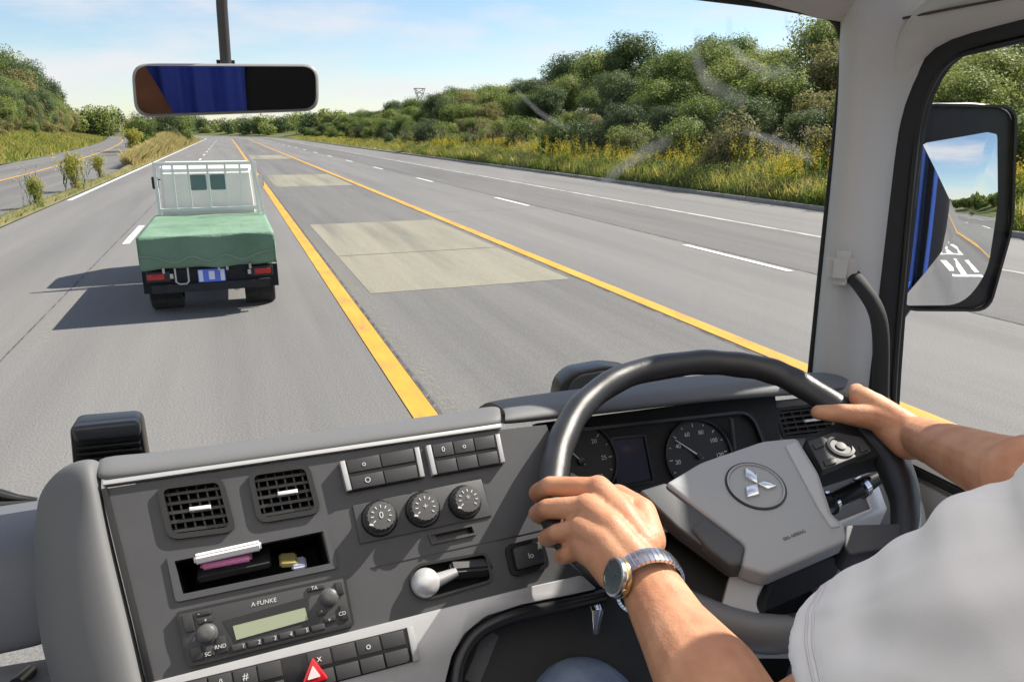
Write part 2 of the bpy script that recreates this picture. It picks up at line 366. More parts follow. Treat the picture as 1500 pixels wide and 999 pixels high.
# terrain: right bank, left bank, median
def vnoise(x, y, k=1.):
    return sin(x * .31 * k + 1.7) * cos(y * .23 * k + .4) + .5 * sin(x * .73 * k + y * .51 * k)
def hz_right(s, x):
    d = x - 16.5
    if d < 0: return -.12
    base = .08 + .17 * d if d < 4 else .76 + .25 * (d - 4) if d < 12 else 2.76 + .14 * (d - 12)
    if d > 32: base = 2.76 + .14 * 20
    k = 1.0 if s < 70 else max(.45, 1 - (s - 70) / 260)
    k *= .8 if s < 25 else .8 + .2 * min(1, (s - 25) / 20)
    return base * k + .12 * vnoise(x, s)
def hz_left(s, x):
    d = (-13.9 + lshift(s)) - x
    if d < 0: return -.12
    k = 1. if s < 100 else max(.3, 1 - (s - 100) / 260)
    return (.02 + .27 * d if d < 12 else 3.26 + .2 * min(d - 12, 25)) * k + .1 * vnoise(x, s)
def terrain(name, f, xs, ss, m):
    vs, fs = [], []
    for s in ss:
        for x in xs(s): vs.append(off(s, x, f(s, x)))
    C = len(xs(0))
    for i in range(len(ss) - 1):
        for j in range(C - 1): fs.append((i * C + j, i * C + j + 1, (i + 1) * C + j + 1, (i + 1) * C + j))
    o = link(name, mesh(name, vs, fs), m, smooth=True); return tag(o, kind='structure')
SS = list(range(-120, 420, 6))
terrain('embankment_right', hz_right, lambda s: [16.5, 17.2, 18, 19, 20, 21, 22, 24, 26, 28, 30, 34, 38, 44, 52, 70], SS, grs)
terrain('embankment_left', hz_left, lambda s: [x + lshift(s) for x in (-70, -50, -40, -34, -30, -26, -23, -20, -18, -16, -15, -13.9)], SS, grs)
def hz_med(s, x):
    a, b = -5.88 + lshift(s) * .98, -5.4
    t = (x - a) / (b - a); wdt = b - a
    return .02 + sin(pi * max(0, min(1, t))) * min(1.9, .30 * wdt) * (1 if s < 150 else max(.2, 1 - (s - 150) / 100))
terrain('median', hz_med, lambda s: [(-5.9 + lshift(s) * .98) * (1 - k / 8) + (-5.4) * k / 8 for k in range(9)], list(range(-120, 260, 4)), soil)

# ------------------------------------------------------------------ vegetation
leafA = ramp_mat('leaves_green', [(.2, (.07, .11, .03)), (.42, (.14, .195, .05)), (.6, (.23, .285, .07)), (.8, (.36, .36, .12))], scale=.6, rough=.6, bump=0, island=.3, objrand=.25, transl=.45)
leafB = ramp_mat('leaves_dark', [(.2, (.055, .085, .035)), (.5, (.10, .145, .055)), (.8, (.18, .22, .085))], scale=.6, rough=.6, bump=0, island=.3, objrand=.25, transl=.4)
leafC = ramp_mat('leaves_olive', [(.2, (.12, .125, .05)), (.45, (.22, .215, .08)), (.65, (.33, .29, .11)), (.85, (.42, .3, .15))], scale=.6, rough=.65, bump=0, island=.35, objrand=.25, transl=.45)
bark = mat('bark', (.11, .085, .06), .95, bump=.8, bscale=12, var=.3, vscale=4)
def leaf_mesh(name, C, N, size, shape=.55):
    """C: centres (n,3), N: facing directions; one small folded quad per leaf spray"""
    n = len(C)
    t = nr.normal(size=(n, 3)); t -= (t * N).sum(1, keepdims=True) * N; t /= np.linalg.norm(t, axis=1, keepdims=True) + 1e-9
    b = np.cross(N, t); s = size * (.6 + .8 * nr.random((n, 1)))
    v = np.stack([C - t * s, C - b * s * shape + N * s * .15, C + t * s, C + b * s * shape + N * s * .15], 1).reshape(-1, 3)
    me = bpy.data.meshes.new(name); me.vertices.add(4 * n); me.vertices.foreach_set('co', v.ravel())
    me.loops.add(4 * n); me.loops.foreach_set('vertex_index', np.arange(4 * n)); me.polygons.add(n)
    me.polygons.foreach_set('loop_start', np.arange(n) * 4); me.polygons.foreach_set('loop_total', np.full(n, 4)); me.update(calc_edges=True); return me
def crown(name, n, rx, rz, zc, lobes=14, size=.11, seed=0, low=.1):
    g = np.random.default_rng(seed); cs, ns = [], []
    L = []
    for i in range(lobes):
        a = g.random() * 2 * pi; e = g.random(); r = rx * .62 * sqrt(g.random())
        z = zc + (e - .42) * rz * 1.35 * (1 - .3 * r / rx)
        L.append((np.array([r * cos(a), r * sin(a), z]), rx * (.34 + .26 * g.random())))
    per = n // lobes
    for c, r in L:
        d = g.normal(size=(per, 3)); d /= np.linalg.norm(d, axis=1, keepdims=True)
        rr = r * (.45 + .6 * g.random((per, 1)) ** .45) * (1 + .18 * np.sin(d[:, :1] * 7 + d[:, 1:2] * 5 + c[0] * 9))
        q = c + d * rr * np.array([1, 1, .82]); nn = d + g.normal(size=(per, 3)) * .55 + np.array([0, 0, .35]); nn /= np.linalg.norm(nn, axis=1, keepdims=True)
        k = q[:, 2] > low; cs.append(q[k]); ns.append(nn[k])
    return leaf_mesh(name, np.concatenate(cs), np.concatenate(ns), size), L
def trunk_mesh(name, h, r, L, g):
    V, Fc = [], []
    def add(pts, rad, n=7):
        v, f = tube_geo(pts, rad, n); k = len(V); V.extend(v); Fc.extend([tuple(i + k for i in ff) for ff in f])
    add([(0, 0, -.6), (0.03, .02, h * .3), (-.04, .05, h * .6), (.03, -.02, h * .85)], [r * 1.15, r, r * .75, r * .4])
    for c, rr in L[:7]:
        z0 = h * (.25 + .4 * g.random()); add([(0, 0, z0), (c[0] * .5, c[1] * .5, (z0 + c[2]) / 2 + .1), tuple(c)], [r * .45, r * .3, r * .1], 5)
    return mesh(name, V, Fc)
KINDS = []
def make_kind(name, n, rx, rz, zc, size, m, seed, lobes=14, low=.1, h=None):
    g = random.Random(seed); cm, L = crown(name + '_crown', n, rx, rz, zc, lobes, size, seed, low); cm.materials.append(m)
    tm = trunk_mesh(name + '_trunk', h or zc, .09 + rx * .035, L, g); tm.materials.append(bark); return (cm, tm)
K_broadA = make_kind('broad', 15000, 2.6, 3.4, 3.6, .085, leafA, 1, 18)
K_broadB = make_kind('broad2', 15000, 2.4, 4.2, 4.2, .085, leafB, 2, 18)
K_olive = make_kind('olive', 13000, 2.3, 3.0, 3.2, .08, leafC, 3, 15)
K_broadC = make_kind('broad3', 15000, 2.9, 3.2, 3.4, .09, leafA, 4, 20)
K_bush = make_kind('bush', 8000, 1.5, 1.6, 1.0, .06, leafA, 5, 12, .02)
K_bushD = make_kind('bush2', 8000, 1.4, 1.5, 1.0, .06, leafB, 6, 11, .02)
K_bushY = make_kind('bush3', 8000, 1.4, 1.4, .9, .06, leafC, 8, 11, .02)
weedm = ramp_mat('weed_leaves', [(.3, (.2, .24, .04)), (.5, (.4, .4, .07)), (.7, (.5, .42, .12))], scale=1.5, rough=.7, bump=0, island=.5, transl=.5)
K_weed = make_kind('weed', 2600, 1.4, 1.9, 1.2, .09, weedm, 9, 12, .02)
def plant(name, kd, x, y, z, s, label, cat, group, sz=1.):
    r = thing(name, (x, y, z), label, cat, group); r.rotation_euler.z = rnd.random() * 6.28; r.scale = (s, s, s * sz)
    for nm, me in (('crown', kd[0]), ('trunk', kd[1])):
        c = bpy.data.objects.new(nm, me); COL.objects.link(c); c.parent = r
    return r
TREES = []
def ok_spot(x, y, d):
    for a, b in TREES:
        if (a - x) ** 2 + (b - y) ** 2 < d * d: return False
    TREES.append((x, y)); return True
def wood_label(k, ri, s):
    kind = ['bushy green', 'dark green', 'olive', 'wide pale green'][k]
    row = ['front edge', 'second row', 'middle slope', 'upper slope', 'skyline'][ri]
    far = 'by the side window' if s < 19 else 'near the pillar' if s < 34 else 'behind the painted reflections' if s < 52 else 'in the mid-distance' if s < 85 else 'far off' if s < 130 else 'toward the bend' if s < 180 else 'at the bend'
    return '%s tree %s, %s of the right wood' % (kind, far, row)
def dist_word(s): return 'near the pillar' if s < 20 else 'left of the pillar' if s < 30 else 'in the mid-distance' if s < 50 else 'far off' if s < 90 else 'toward the bend'
LBL_R = {0: 'bushy green tree in the dense wood on the slope right of the road', 1: 'dark green tree in the dense wood on the slope right of the road', 2: 'yellowish olive tree in the dense wood on the slope right of the road', 3: 'wide mid green tree in the dense wood on the slope right of the road'}
cnt = 0
rows = [(22.2, 3.0, .62), (25.0, 3.2, .8), (28.5, 3.6, .95), (33, 4.2, 1.02), (38.5, 5.2, 1.05)]
for ri, (x0, step, sc) in enumerate(rows):
    s = 6. if ri < 2 else 9
    while s < (235 if ri in (0, 2, 3) else 215):
        x = x0 + rnd.uniform(-1.1, 1.1); ss = s + rnd.uniform(-1, 1)
        p_ = off(ss, x); k = rnd.choice([0, 0, 1, 2, 3, 3] if ri < 3 else [0, 1, 1, 3])
        kd = (K_broadA, K_broadB, K_olive, K_broadC)[k]
        plant('tree', kd, p_.x, p_.y, hz_right(ss, x) - .25, sc * rnd.uniform(.82, 1.12) * (.8 if s < 26 else .88 + (.08 if ri > 2 else 0)), wood_label(k, ri, s), 'tree', 'trees of the wood right of the road', rnd.uniform(.66, .9)); cnt += 1
        s += step * (1 + s / 110) * rnd.uniform(.85, 1.15)
n_right = cnt
LBL_S = ['green shrub at the foot of the wood behind the right verge', 'dark shrub at the foot of the wood behind the right verge', 'olive yellow shrub at the foot of the wood behind the right verge']
s = 8.
while s < 210:
    k = rnd.choice([0, 0, 1, 2]); x = 19.9 + rnd.uniform(-.7, .9); p_ = off(s, x)
    if 15 < s < 24: x += .8
    plant('shrub', (K_bush, K_bushD, K_bushY)[k], p_.x, p_.y, hz_right(s, x) - .1, rnd.uniform(.55, 1.05), LBL_S[k].replace('at the foot of the wood behind the right verge', 'behind the right verge, ' + dist_word(s)), 'shrub', 'shrubs along the right verge')
    s += rnd.uniform(2.2, 4.6) * (1 + s / 150)
# left hillside
LBL_L = {0: 'bushy green tree on the hillside left of the far carriageway', 1: 'dark green tree on the hillside left of the far carriageway', 2: 'brownish olive tree on the hillside left of the far carriageway', 3: 'wide mid green tree on the hillside left of the far carriageway'}
nl = 0
for ri, (x0, step, sc) in enumerate([(-8.5, 3.0, .8), (-12, 3.4, 1.2), (-17, 4, 1.5), (-23, 5, 1.6)]):
    s = 30.
    while s < 240:
        x = -13.9 + lshift(s) + x0 + rnd.uniform(-1, 1); p_ = off(s, x); k = rnd.choice([0, 1, 2, 3, 1])
        plant('tree', (K_broadA, K_broadB, K_olive, K_broadC)[k], p_.x, p_.y, hz_left(s, x) - .3, sc * (.52 if s < 75 else .6 if s < 110 else 1.0 if s < 145 else 1.3) * rnd.uniform(.85, 1.12), '%s tree, %s of the left hillside, %s' % (['bushy green', 'dark green', 'brownish olive', 'wide mid green'][k], ['front edge', 'second row', 'upper part', 'very top'][ri], 'near the picture edge' if s < 70 else 'above the orange line' if s < 120 else 'toward the mirror'), 'tree', 'trees on the left hillside', rnd.uniform(.9, 1.1)); nl += 1
        s += step * (1 + s / 150) * rnd.uniform(.85, 1.2)
s = 34.
while s < 190:
    x = -13.9 + lshift(s) - 6.5 + rnd.uniform(-1.2, 1.2); p_ = off(s, x); k = rnd.choice([0, 2, 2])
    plant('shrub', (K_bush, K_bushD, K_bushY)[k], p_.x, p_.y, hz_left(s, x) - .1, rnd.uniform(.6, 1.1), ['green shrub on the grassy slope left of the far carriageway', '', 'olive yellow shrub on the grassy slope left of the far carriageway'][k].replace('left of the far carriageway', 'left of the road, ' + ('near' if s < 60 else 'half way' if s < 100 else 'far')), 'shrub', 'shrubs on the left slope')
    s += rnd.uniform(6, 12)
# far-off woods closing the view, ahead and behind: a mass nobody could count
def far_wood(name, spots, m, label):
    cs, ns, sz = [], [], .34
    for (x, y, z, h_) in spots:
        for q in range(5):
            c = np.array([x + rnd.uniform(-.3, .3) * h_, y + rnd.uniform(-.3, .3) * h_, z + h_ * rnd.uniform(.3, .72)]); r_ = h_ * rnd.uniform(.2, .34)
            d = nr.normal(size=(260, 3)); d /= np.linalg.norm(d, axis=1, keepdims=True)
            p_ = c + d * r_ * (.5 + .55 * nr.random((260, 1)) ** .5); n_ = d + nr.normal(size=(260, 3)) * .5; n_ /= np.linalg.norm(n_, axis=1, keepdims=True); cs.append(p_); ns.append(n_)
    me = leaf_mesh(name, np.concatenate(cs), np.concatenate(ns), sz); me.materials.append(m); return tag(link(name, me), label, 'woods', kind='stuff')
sp1, sp2 = [], []
for i in range(250):
    s = rnd.uniform(215, 420); x = rnd.choice([rnd.uniform(20, 60), rnd.uniform(-110, -29), rnd.uniform(-60, -29)]); p_ = off(s, x); sp1.append((p_.x, p_.y, -.5, rnd.uniform(6, 10)))
for i in range(90): sp2.append((-380 + i * 7 + rnd.uniform(-2, 2), 545 + rnd.uniform(-40, 40), -.3, rnd.uniform(10, 15)))
far_wood('distant_woods', sp1[::2], leafB, 'dark woods beyond the bend of the road'); far_wood('distant_woods', sp1[1::2], leafA, 'lighter green woods beyond the bend of the road')
far_wood('horizon_woods', sp2, leafB, 'pale tree line on the horizon behind the flatbed truck')
sp3 = [(25 + rnd.uniform(-4, 6), -14 - i * 4, 1, rnd.uniform(4, 6)) for i in range(40)] + [(-60 + i * 5, -200 - rnd.uniform(0, 30), 0, rnd.uniform(7, 10)) for i in range(30)] + [(-20 - rnd.uniform(0, 8), -14 - i * 5, 0, rnd.uniform(4, 7)) for i in range(30)]
far_wood('woods_behind', sp3, leafA, 'green woods behind the truck, reflected in the wing mirror')
# median bushes
for (px_, s, x, sc, kd, lb) in [(0, 82, -8.6, .75, K_weed, 'rounded yellow green bush on the median behind the grass mound'), (0, 92, -8.6, 1.3, K_bush, 'green bush on the left of the median mound'), (0, 96, -9.6, 1.1, K_weed, 'tall olive bush at the crest of the median mound'), (0, 118, -8, 1.9, K_bushD, 'dark bush on the median beyond the mound'), (0, 132, -6.9, 1.9, K_bush, 'bright green bush at the far end of the median'), (0, 146, -8.5, 2.0, K_bushD, 'dark round bush farthest along the median')]:
    plant('bush', kd, x, s, .3, sc, lb, 'bush', 'bushes on the median')
# grasses: blades as thin leaning triangles
def blades(name, P, hgt, wid, m, lean=.35):
    n = len(P); a = nr.random(n) * 2 * pi; d = np.stack([np.cos(a), np.sin(a), np.zeros(n)], 1)
    h = hgt * (.55 + .6 * nr.random((n, 1))) if np.isscalar(hgt) else hgt
    ln = nr.normal(size=(n, 3)) * lean * h; ln[:, 2] = 0
    top = P + np.array([0, 0, 1.]) * h + ln; wv = d * wid
    mid = P + np.array([0, 0, .55]) * h + ln * .3
    v = np.stack([P - wv, P + wv, mid + wv * .8, top, mid - wv * .8], 1).reshape(-1, 3)
    me = bpy.data.meshes.new(name); me.vertices.add(5 * n); me.vertices.foreach_set('co', v.ravel())
    me.loops.add(5 * n); me.loops.foreach_set('vertex_index', np.arange(5 * n)); me.polygons.add(n)
    me.polygons.foreach_set('loop_start', np.arange(n) * 5); me.polygons.foreach_set('loop_total', np.full(n, 5)); me.update(calc_edges=True)
    me.materials.append(m); return me
gr_y = ramp_mat('grass_mixed', [(.25, (.10, .16, .03)), (.42, (.22, .27, .05)), (.55, (.42, .39, .08)), (.72, (.5, .41, .16)), (.85, (.48, .38, .22))], scale=.28, detail=5, rough=.8, bump=0, island=.4, transl=.5, coord='World')
gr_g = ramp_mat('grass_green', [(.25, (.07, .12, .025)), (.5, (.13, .2, .04)), (.75, (.24, .3, .07))], scale=.4, detail=5, rough=.8, bump=0, island=.4, transl=.45, coord='World')
def scatter(f, n, xr, sr, bias=1.):
    x = xr[0] + (xr[1] - xr[0]) * nr.random(n); s = sr[0] + (sr[1] - sr[0]) * nr.random(n) ** bias
    return np.array([tuple(off(b, a, f(b, a))) for a, b in zip(x, s)])
P1 = scatter(hz_right, 70000, (16.55, 20.8), (9, 70), 1.5); P2 = scatter(hz_right, 30000, (16.6, 22.5), (60, 230), 1.3)
hts = np.clip(.18 + nr.random((100000, 1)) ** 1.6 * .62, .15, .9)
tag(link('verge_grass', blades('g', np.concatenate([P1, P2]), hts, .012, gr_y)), 'tall yellow green grass and weeds along the right verge', 'grass', kind='stuff')
P3 = scatter(hz_right, 30000, (16.5, 18.4), (8, 60), 1.4)
tag(link('low_grass', blades('g', P3, .35, .012, gr_g)), 'low green growth along the kerb on the right', 'grass', kind='stuff')
Lx = nr.random(60000) ; Ls = 25 + 190 * nr.random(60000) ** 1.2
P4 = np.array([tuple(off(s, -13.95 + lshift(s) - 11 * l, hz_left(s, -13.95 + lshift(s) - 11 * l))) for l, s in zip(Lx, Ls)])
tag(link('slope_grass', blades('g', P4, .8, .028, gr_y)), 'yellow grass covering the slope left of the far carriageway', 'grass', kind='stuff')
Ms = 52 + 120 * nr.random(42000); Mt = nr.random(42000)
P5 = np.array([tuple(off(s, (-5.8 + lshift(s) * .98) * (1 - t) + (-5.45) * t, hz_med(s, (-5.8 + lshift(s) * .98) * (1 - t) + (-5.45) * t))) for s, t in zip(Ms, Mt)])
P6 = np.array([(-5.44 - .4 * nr.random(), s, .03) for s in np.concatenate([10 + 42 * nr.random(5200)])])
gr_d = ramp_mat('grass_dry', [(.3, (.3, .28, .08)), (.5, (.5, .42, .17)), (.75, (.58, .47, .26))], scale=.3, detail=5, rough=.8, bump=0, island=.4, transl=.5, coord='World')
tag(link('median_grass', blades('g', np.concatenate([P5]), .75, .022, gr_d)), 'dry yellow grass on the median mound', 'grass', kind='stuff')
tag(link('median_strip_grass', blades('g', P6, .16, .01, gr_y)), 'thin dry grass in the narrow median strip', 'grass', kind='stuff')

def weed_mass(name, f, n, xr, sr, hmax, size, m, label, bias=1.3):
    P = scatter(f, n, xr, sr, bias); P[:, 2] += nr.random(n) ** .8 * hmax * (.45 + .55 * np.sin(P[:, 1] * .9 + P[:, 0]) ** 2)
    N = nr.normal(size=(n, 3)); N[:, 2] = np.abs(N[:, 2]) + .3; N /= np.linalg.norm(N, axis=1, keepdims=True)
    me = leaf_mesh(name, P, N, size); me.materials.append(m); return tag(link(name, me), label, 'weeds', kind='stuff')
weed_mass('leafy_weeds', hz_right, 150000, (16.7, 22), (9, 75), .85, .036, leafA, 'matted leafy green weeds on the right verge')
weed_mass('leafy_weeds', hz_right, 60000, (17.5, 22.5), (30, 200), .8, .06, weedm, 'yellowish leafy weeds farther along the right verge')
dry = MAT.get('dry_brush') or ramp_mat('dry_brush', [(.3, (.2, .16, .1)), (.5, (.36, .3, .21)), (.7, (.5, .44, .34))], scale=1.2, rough=.9, bump=0, island=.5, transl=.3)
weed_mass('dry_brush', hz_right, 26000, (19.6, 22.3), (11, 30), .95, .04, dry, 'tan dry brush at the foot of the wood beside the pillar', 1.)
# goldenrod and plume grass clumps standing out of the verge
gold = ramp_mat('goldenrod_flowers', [(.3, (.5, .38, .03)), (.6, (.72, .58, .06))], scale=9, rough=.8, bump=0, island=.5, transl=.3)
plume = ramp_mat('plume_heads', [(.3, (.38, .3, .2)), (.6, (.55, .47, .36))], scale=9, rough=.9, bump=0, island=.5, transl=.3)
def clump_meshes(seed, head, hh, nst):
    g = np.random.default_rng(seed); B, HC, HN = [], [], []
    for i in range(nst):
        x, y = g.normal(size=2) * .22; h = hh * (.7 + .4 * g.random())
        for k in range(9): B.append((x + g.normal() * .02, y + g.normal() * .02, h * k / 10))
        m_ = 34
        c = np.array([x * 1.5, y * 1.5, h]); q = c + g.normal(size=(m_, 3)) * np.array([.05, .05, .13]); HC.append(q); HN.append(g.normal(size=(m_, 3)))
    HN = np.concatenate(HN); HN /= np.linalg.norm(HN, axis=1, keepdims=True)
    fm = leaf_mesh('flowers', np.concatenate(HC), HN, .022); fm.materials.append(head)
    sm = blades('stems', np.array(B), .34, .012, gr_g, .4); return sm, fm
CL = [clump_meshes(i, gold, 1.1, 12) for i in range(3)]; PLm = [clump_meshes(20 + i, plume, 1.5, 10) for i in range(2)]
def clump(kd, x, s, z, sc, name, label, cat, group=None):
    p_ = off(s, x, z); r = thing(name, p_, label, cat, group); r.scale = (sc,) * 3; r.rotation_euler.z = rnd.random() * 6
    for nm, me in (('stem', kd[0]), ('flower', kd[1])):
        c = bpy.data.objects.new(nm, me); COL.objects.link(c); c.parent = r
for i in range(110):
    s = 11 + 60 * rnd.random() ** 1.5; x = rnd.uniform(17.2, 19.6)
    clump(CL[i % 3], x, s, hz_right(s, x), rnd.uniform(.75, 1.15) * (1.15, .95, .8)[i % 3], 'goldenrod', '%s goldenrod clump %s, %s' % (['tall yellow', 'yellow', 'short yellow'][i % 3], 'beside the kerb' if x < 17.9 else 'amid the right verge' if x < 18.8 else 'near the wood', dist_word(s)), 'wildflower', 'goldenrod in the right verge')
for i in range(34):
    s = 14 + 75 * rnd.random() ** 1.2; x = rnd.uniform(18.8, 21)
    clump(PLm[i % 2], x, s, hz_right(s, x), rnd.uniform(.8, 1.2), 'plume_grass', 'pale plumed grass clump at the back of the right verge, %s' % dist_word(s), 'grass clump', 'plume grass in the right verge')
for (x, y, sx, sz_, kd, nm, lb) in [(-5.64, 33, .27, .5, K_weed, 'roadside_weed', 'tall yellow green weed on the narrow median strip'), (-5.66, 26.5, .2, .33, K_weed, 'roadside_weed', 'dry brownish weed on the median strip, nearest the camera'), (-5.9, 41, .24, .4, K_weed, 'roadside_weed', 'low green weed between the tall weed and the grass mound')]:
    q_ = plant(nm, kd, x, y, .0, sx, lb, 'weed', None); q_.scale = (sx, sx, sz_)
clump(CL[1], -5.7, 33.6, .03, 1.25, 'goldenrod', 'goldenrod flowering behind the tall weed on the median strip', 'wildflower')
clump(PLm[0], -5.62, 26.2, .03, .75, 'dry_weed', 'thin dry stalks beside the brownish weed on the median strip', 'weed')

# lattice tower on the skyline
tw = thing('lattice_tower', (PZ(615, 125, H + 6).x, 0, 0), 'pale slender tower with flared top on the skyline of the wooded hill', 'tower')
d_ = ray(615, 150); tx, ty = d_.x * 150, d_.y * 150; tw.location = (tx, ty, 3)
galv = mat('galvanised_steel', (.45, .45, .44), .55, metal=.3)
def lattice(bm_list, x0, x1, z0, z1, nseg):
    for k in range(nseg):
        a = x0 + (x1 - x0) * k / nseg; b = x0 + (x1 - x0) * (k + 1) / nseg; za = z0 + (z1 - z0) * k / nseg; zb = z0 + (z1 - z0) * (k + 1) / nseg
        cs = [(-1, -1), (1, -1), (1, 1), (-1, 1)]
        for i in range(4):
            c, d = cs[i], cs[(i + 1) % 4]
            bm_list.append([(c[0] * a, c[1] * a, za), (c[0] * b, c[1] * b, zb)]); bm_list.append([(c[0] * a, c[1] * a, za), (d[0] * b, d[1] * b, zb)]); bm_list.append([(c[0] * b, c[1] * b, zb), (d[0] * b, d[1] * b, zb)])
def bars(name, L, r, m, parent, n=5):
    V, Fc = [], []
    for a in L:
        v, f = tube_geo(a, r, n); k = len(V); V += v; Fc += [tuple(i + k for i in ff) for ff in f]
    o = link(name, mesh(name, V, Fc), m); o.parent = parent; return o
L_ = []; lattice(L_, .75, .4, 0, 5.6, 6); bars('mast', L_, .05, galv, tw)
L_ = []; lattice(L_, .42, .95, 5.6, 7.4, 2); bars('flared_top', L_, .06, galv, tw)

# ------------------------------------------------------------------ the small flatbed lorry ahead
wpaint = mat('white_paint', (.84, .82, .77), .35, coat=.3, var=.05, vscale=2)
blk = mat('black_plastic', (.02, .02, .022), .45, bump=.2)
rub = mat('rubber', (.018, .018, .018), .8, bump=.3, bscale=60)
dgl = mat('dark_window', (.13, .2, .2), .12, spec=.7)
redl = mat('red_lens', (.5, .012, .01), .18, coat=.5)
orl = mat('clear_lens', (.6, .55, .5), .2)
steel = mat('bare_steel', (.5, .5, .5), .35, metal=.8)
chas = mat('chassis_black', (.018, .018, .018), .7, var=.3, vscale=8)
tarpm = ramp_mat('green_tarpaulin', [(.3, (.11, .205, .13)), (.5, (.15, .25, .165)), (.7, (.19, .3, .205))], scale=1.2, rough=.62, bump=.9, bscale=3.2, bdist=.05, spec=.4)
TX, TY = -.355, 10.15
T = thing('flatbed_truck', (TX, TY, 0), 'small white flatbed truck with its load bed under a green tarpaulin', 'truck')
def tb(name, c, s, m, parent=T, bev=0.): 
    return boxes(name, [((TX + c[0], TY + c[1], c[2]), s)], m, parent, bev)
tb('load_bed', (0, 1.3, .68), (1.6, 2.55, .1), wpaint, bev=.01)
for nm, c, s in (('side_board', (-.79, 1.3, .82), (.03, 2.52, .26)), ('side_board', (.79, 1.3, .82), (.03, 2.52, .26)), ('tailgate', (0, .02, .82), (1.54, .03, .26))): tb(nm, c, s, wpaint, bev=.006)
# tarpaulin: draped with sagging folds
NX, NY = 64, 70; vs, fs = [], []
def tarp(u, v):
    # u across -1..1 , v along 0..1 ; edges hang down
    x = u * .92; y = v * 2.96 - .34; z = 1.03
    zz = z + .004 * sin(7 * x + 3 * y) + .004 * sin(13 * y + 2 * x) - .012 * (1 - x * x) * abs(sin(pi * y * 1.7))
    X = x
    hx = max(0, abs(x) - .80); hy = max(0, -y + .0)
    if hx > 0: X = (.80 + .012 + .02 * sin(9 * y) * min(1, hx * 6)) * (1 if x > 0 else -1); zz = z - (hx * 2.6) * (1 + .1 * sin(5 * y + 1))
    Y = y
    if hy > 0:
        Y = -.03 - .02 * sin(8 * x + 1) * min(1, hy * 5) - .02; zz = min(zz, z - hy * (1.2 + .02 * sin(6 * x + .5) + .02 * sin(14 * x)))
    return (TX + X, TY + Y, zz)
for i in range(NY + 1):
    for j in range(NX + 1): vs.append(tarp(-1 + 2 * j / NX, i / NY))
fs = [(i * (NX + 1) + j, i * (NX + 1) + j + 1, (i + 1) * (NX + 1) + j + 1, (i + 1) * (NX + 1) + j) for i in range(NY) for j in range(NX)]
o = link('tarpaulin', mesh('tarp', vs, fs), tarpm, T, smooth=True); md = o.modifiers.new('s', 'SOLIDIFY'); md.thickness = .008; bake(o)
# headboard guard frame with mesh bars
gy = 2.62
fr = [((TX, TY + gy, 1.80), (1.5, .05, .05)), ((TX, TY + gy, 1.10), (1.5, .04, .05))] + [((TX + x, TY + gy, 1.42), (.045, .045, .76)) for x in (-.73, .73)] + [((TX + x, TY + gy, 1.42), (.028, .028, .74)) for x in (-.48, -.26, 0.02, .28, .5)]
boxes('guard_frame', fr, wpaint, T, .004)
boxes('stake', [((TX + .74, TY + 2.25, 1.42), (.035, .035, .9), Matrix.Rotation(radians(-8), 3, 'Y')), ((TX + .70, TY + 2.4, 1.42), (.03, .03, .86), Matrix.Rotation(radians(-4), 3, 'Y'))], wpaint, T, .003)
# cab
cabp = Plane((TX, TY + 2.85, 0), (0, -1, 0))
bm = bmesh.new(); prof = [(2.82, .55), (2.82, 1.68), (2.92, 1.79), (3.7, 1.80), (3.9, 1.70), (4.35, 1.12), (4.4, .5)]
a_ = [bm.verts.new((TX - .735 + .06 * (z > 1.2), TY + y, z)) for y, z in prof]; b_ = [bm.verts.new((TX + .735 - .06 * (z > 1.2), TY + y, z)) for y, z in prof]
bm.faces.new(a_); bm.faces.new(b_[::-1]); n_ = len(prof)
for i in range(n_): bm.faces.new((a_[i], b_[i], b_[(i + 1) % n_], a_[(i + 1) % n_]))
bmesh.ops.recalc_face_normals(bm, faces=bm.faces[:]); bmesh.ops.bevel(bm, geom=bm.edges[:], offset=.04, segments=3, affect='EDGES', clamp_overlap=True)
cb = auto_smooth(link('cab', bm2me(bm), wpaint, T))
prism('rear_window', cabp, None, .03, .038, dgl, cb, r=.03, uvs=[(-.26, 1.38), (-.02, 1.38), (-.02, 1.62), (-.26, 1.62)])
prism('rear_window', cabp, None, .03, .038, dgl, cb, r=.03, uvs=[(.04, 1.38), (.28, 1.38), (.28, 1.62), (.04, 1.62)])
for s_ in (-1, 1):
    boxes('door_mirror', [((TX + s_ * .84, TY + 3.75, 1.45), (.1, .06, .2)), ((TX + s_ * .76, TY + 3.8, 1.5), (.12, .02, .02))], steel if s_ > 0 else blk, T, .012)
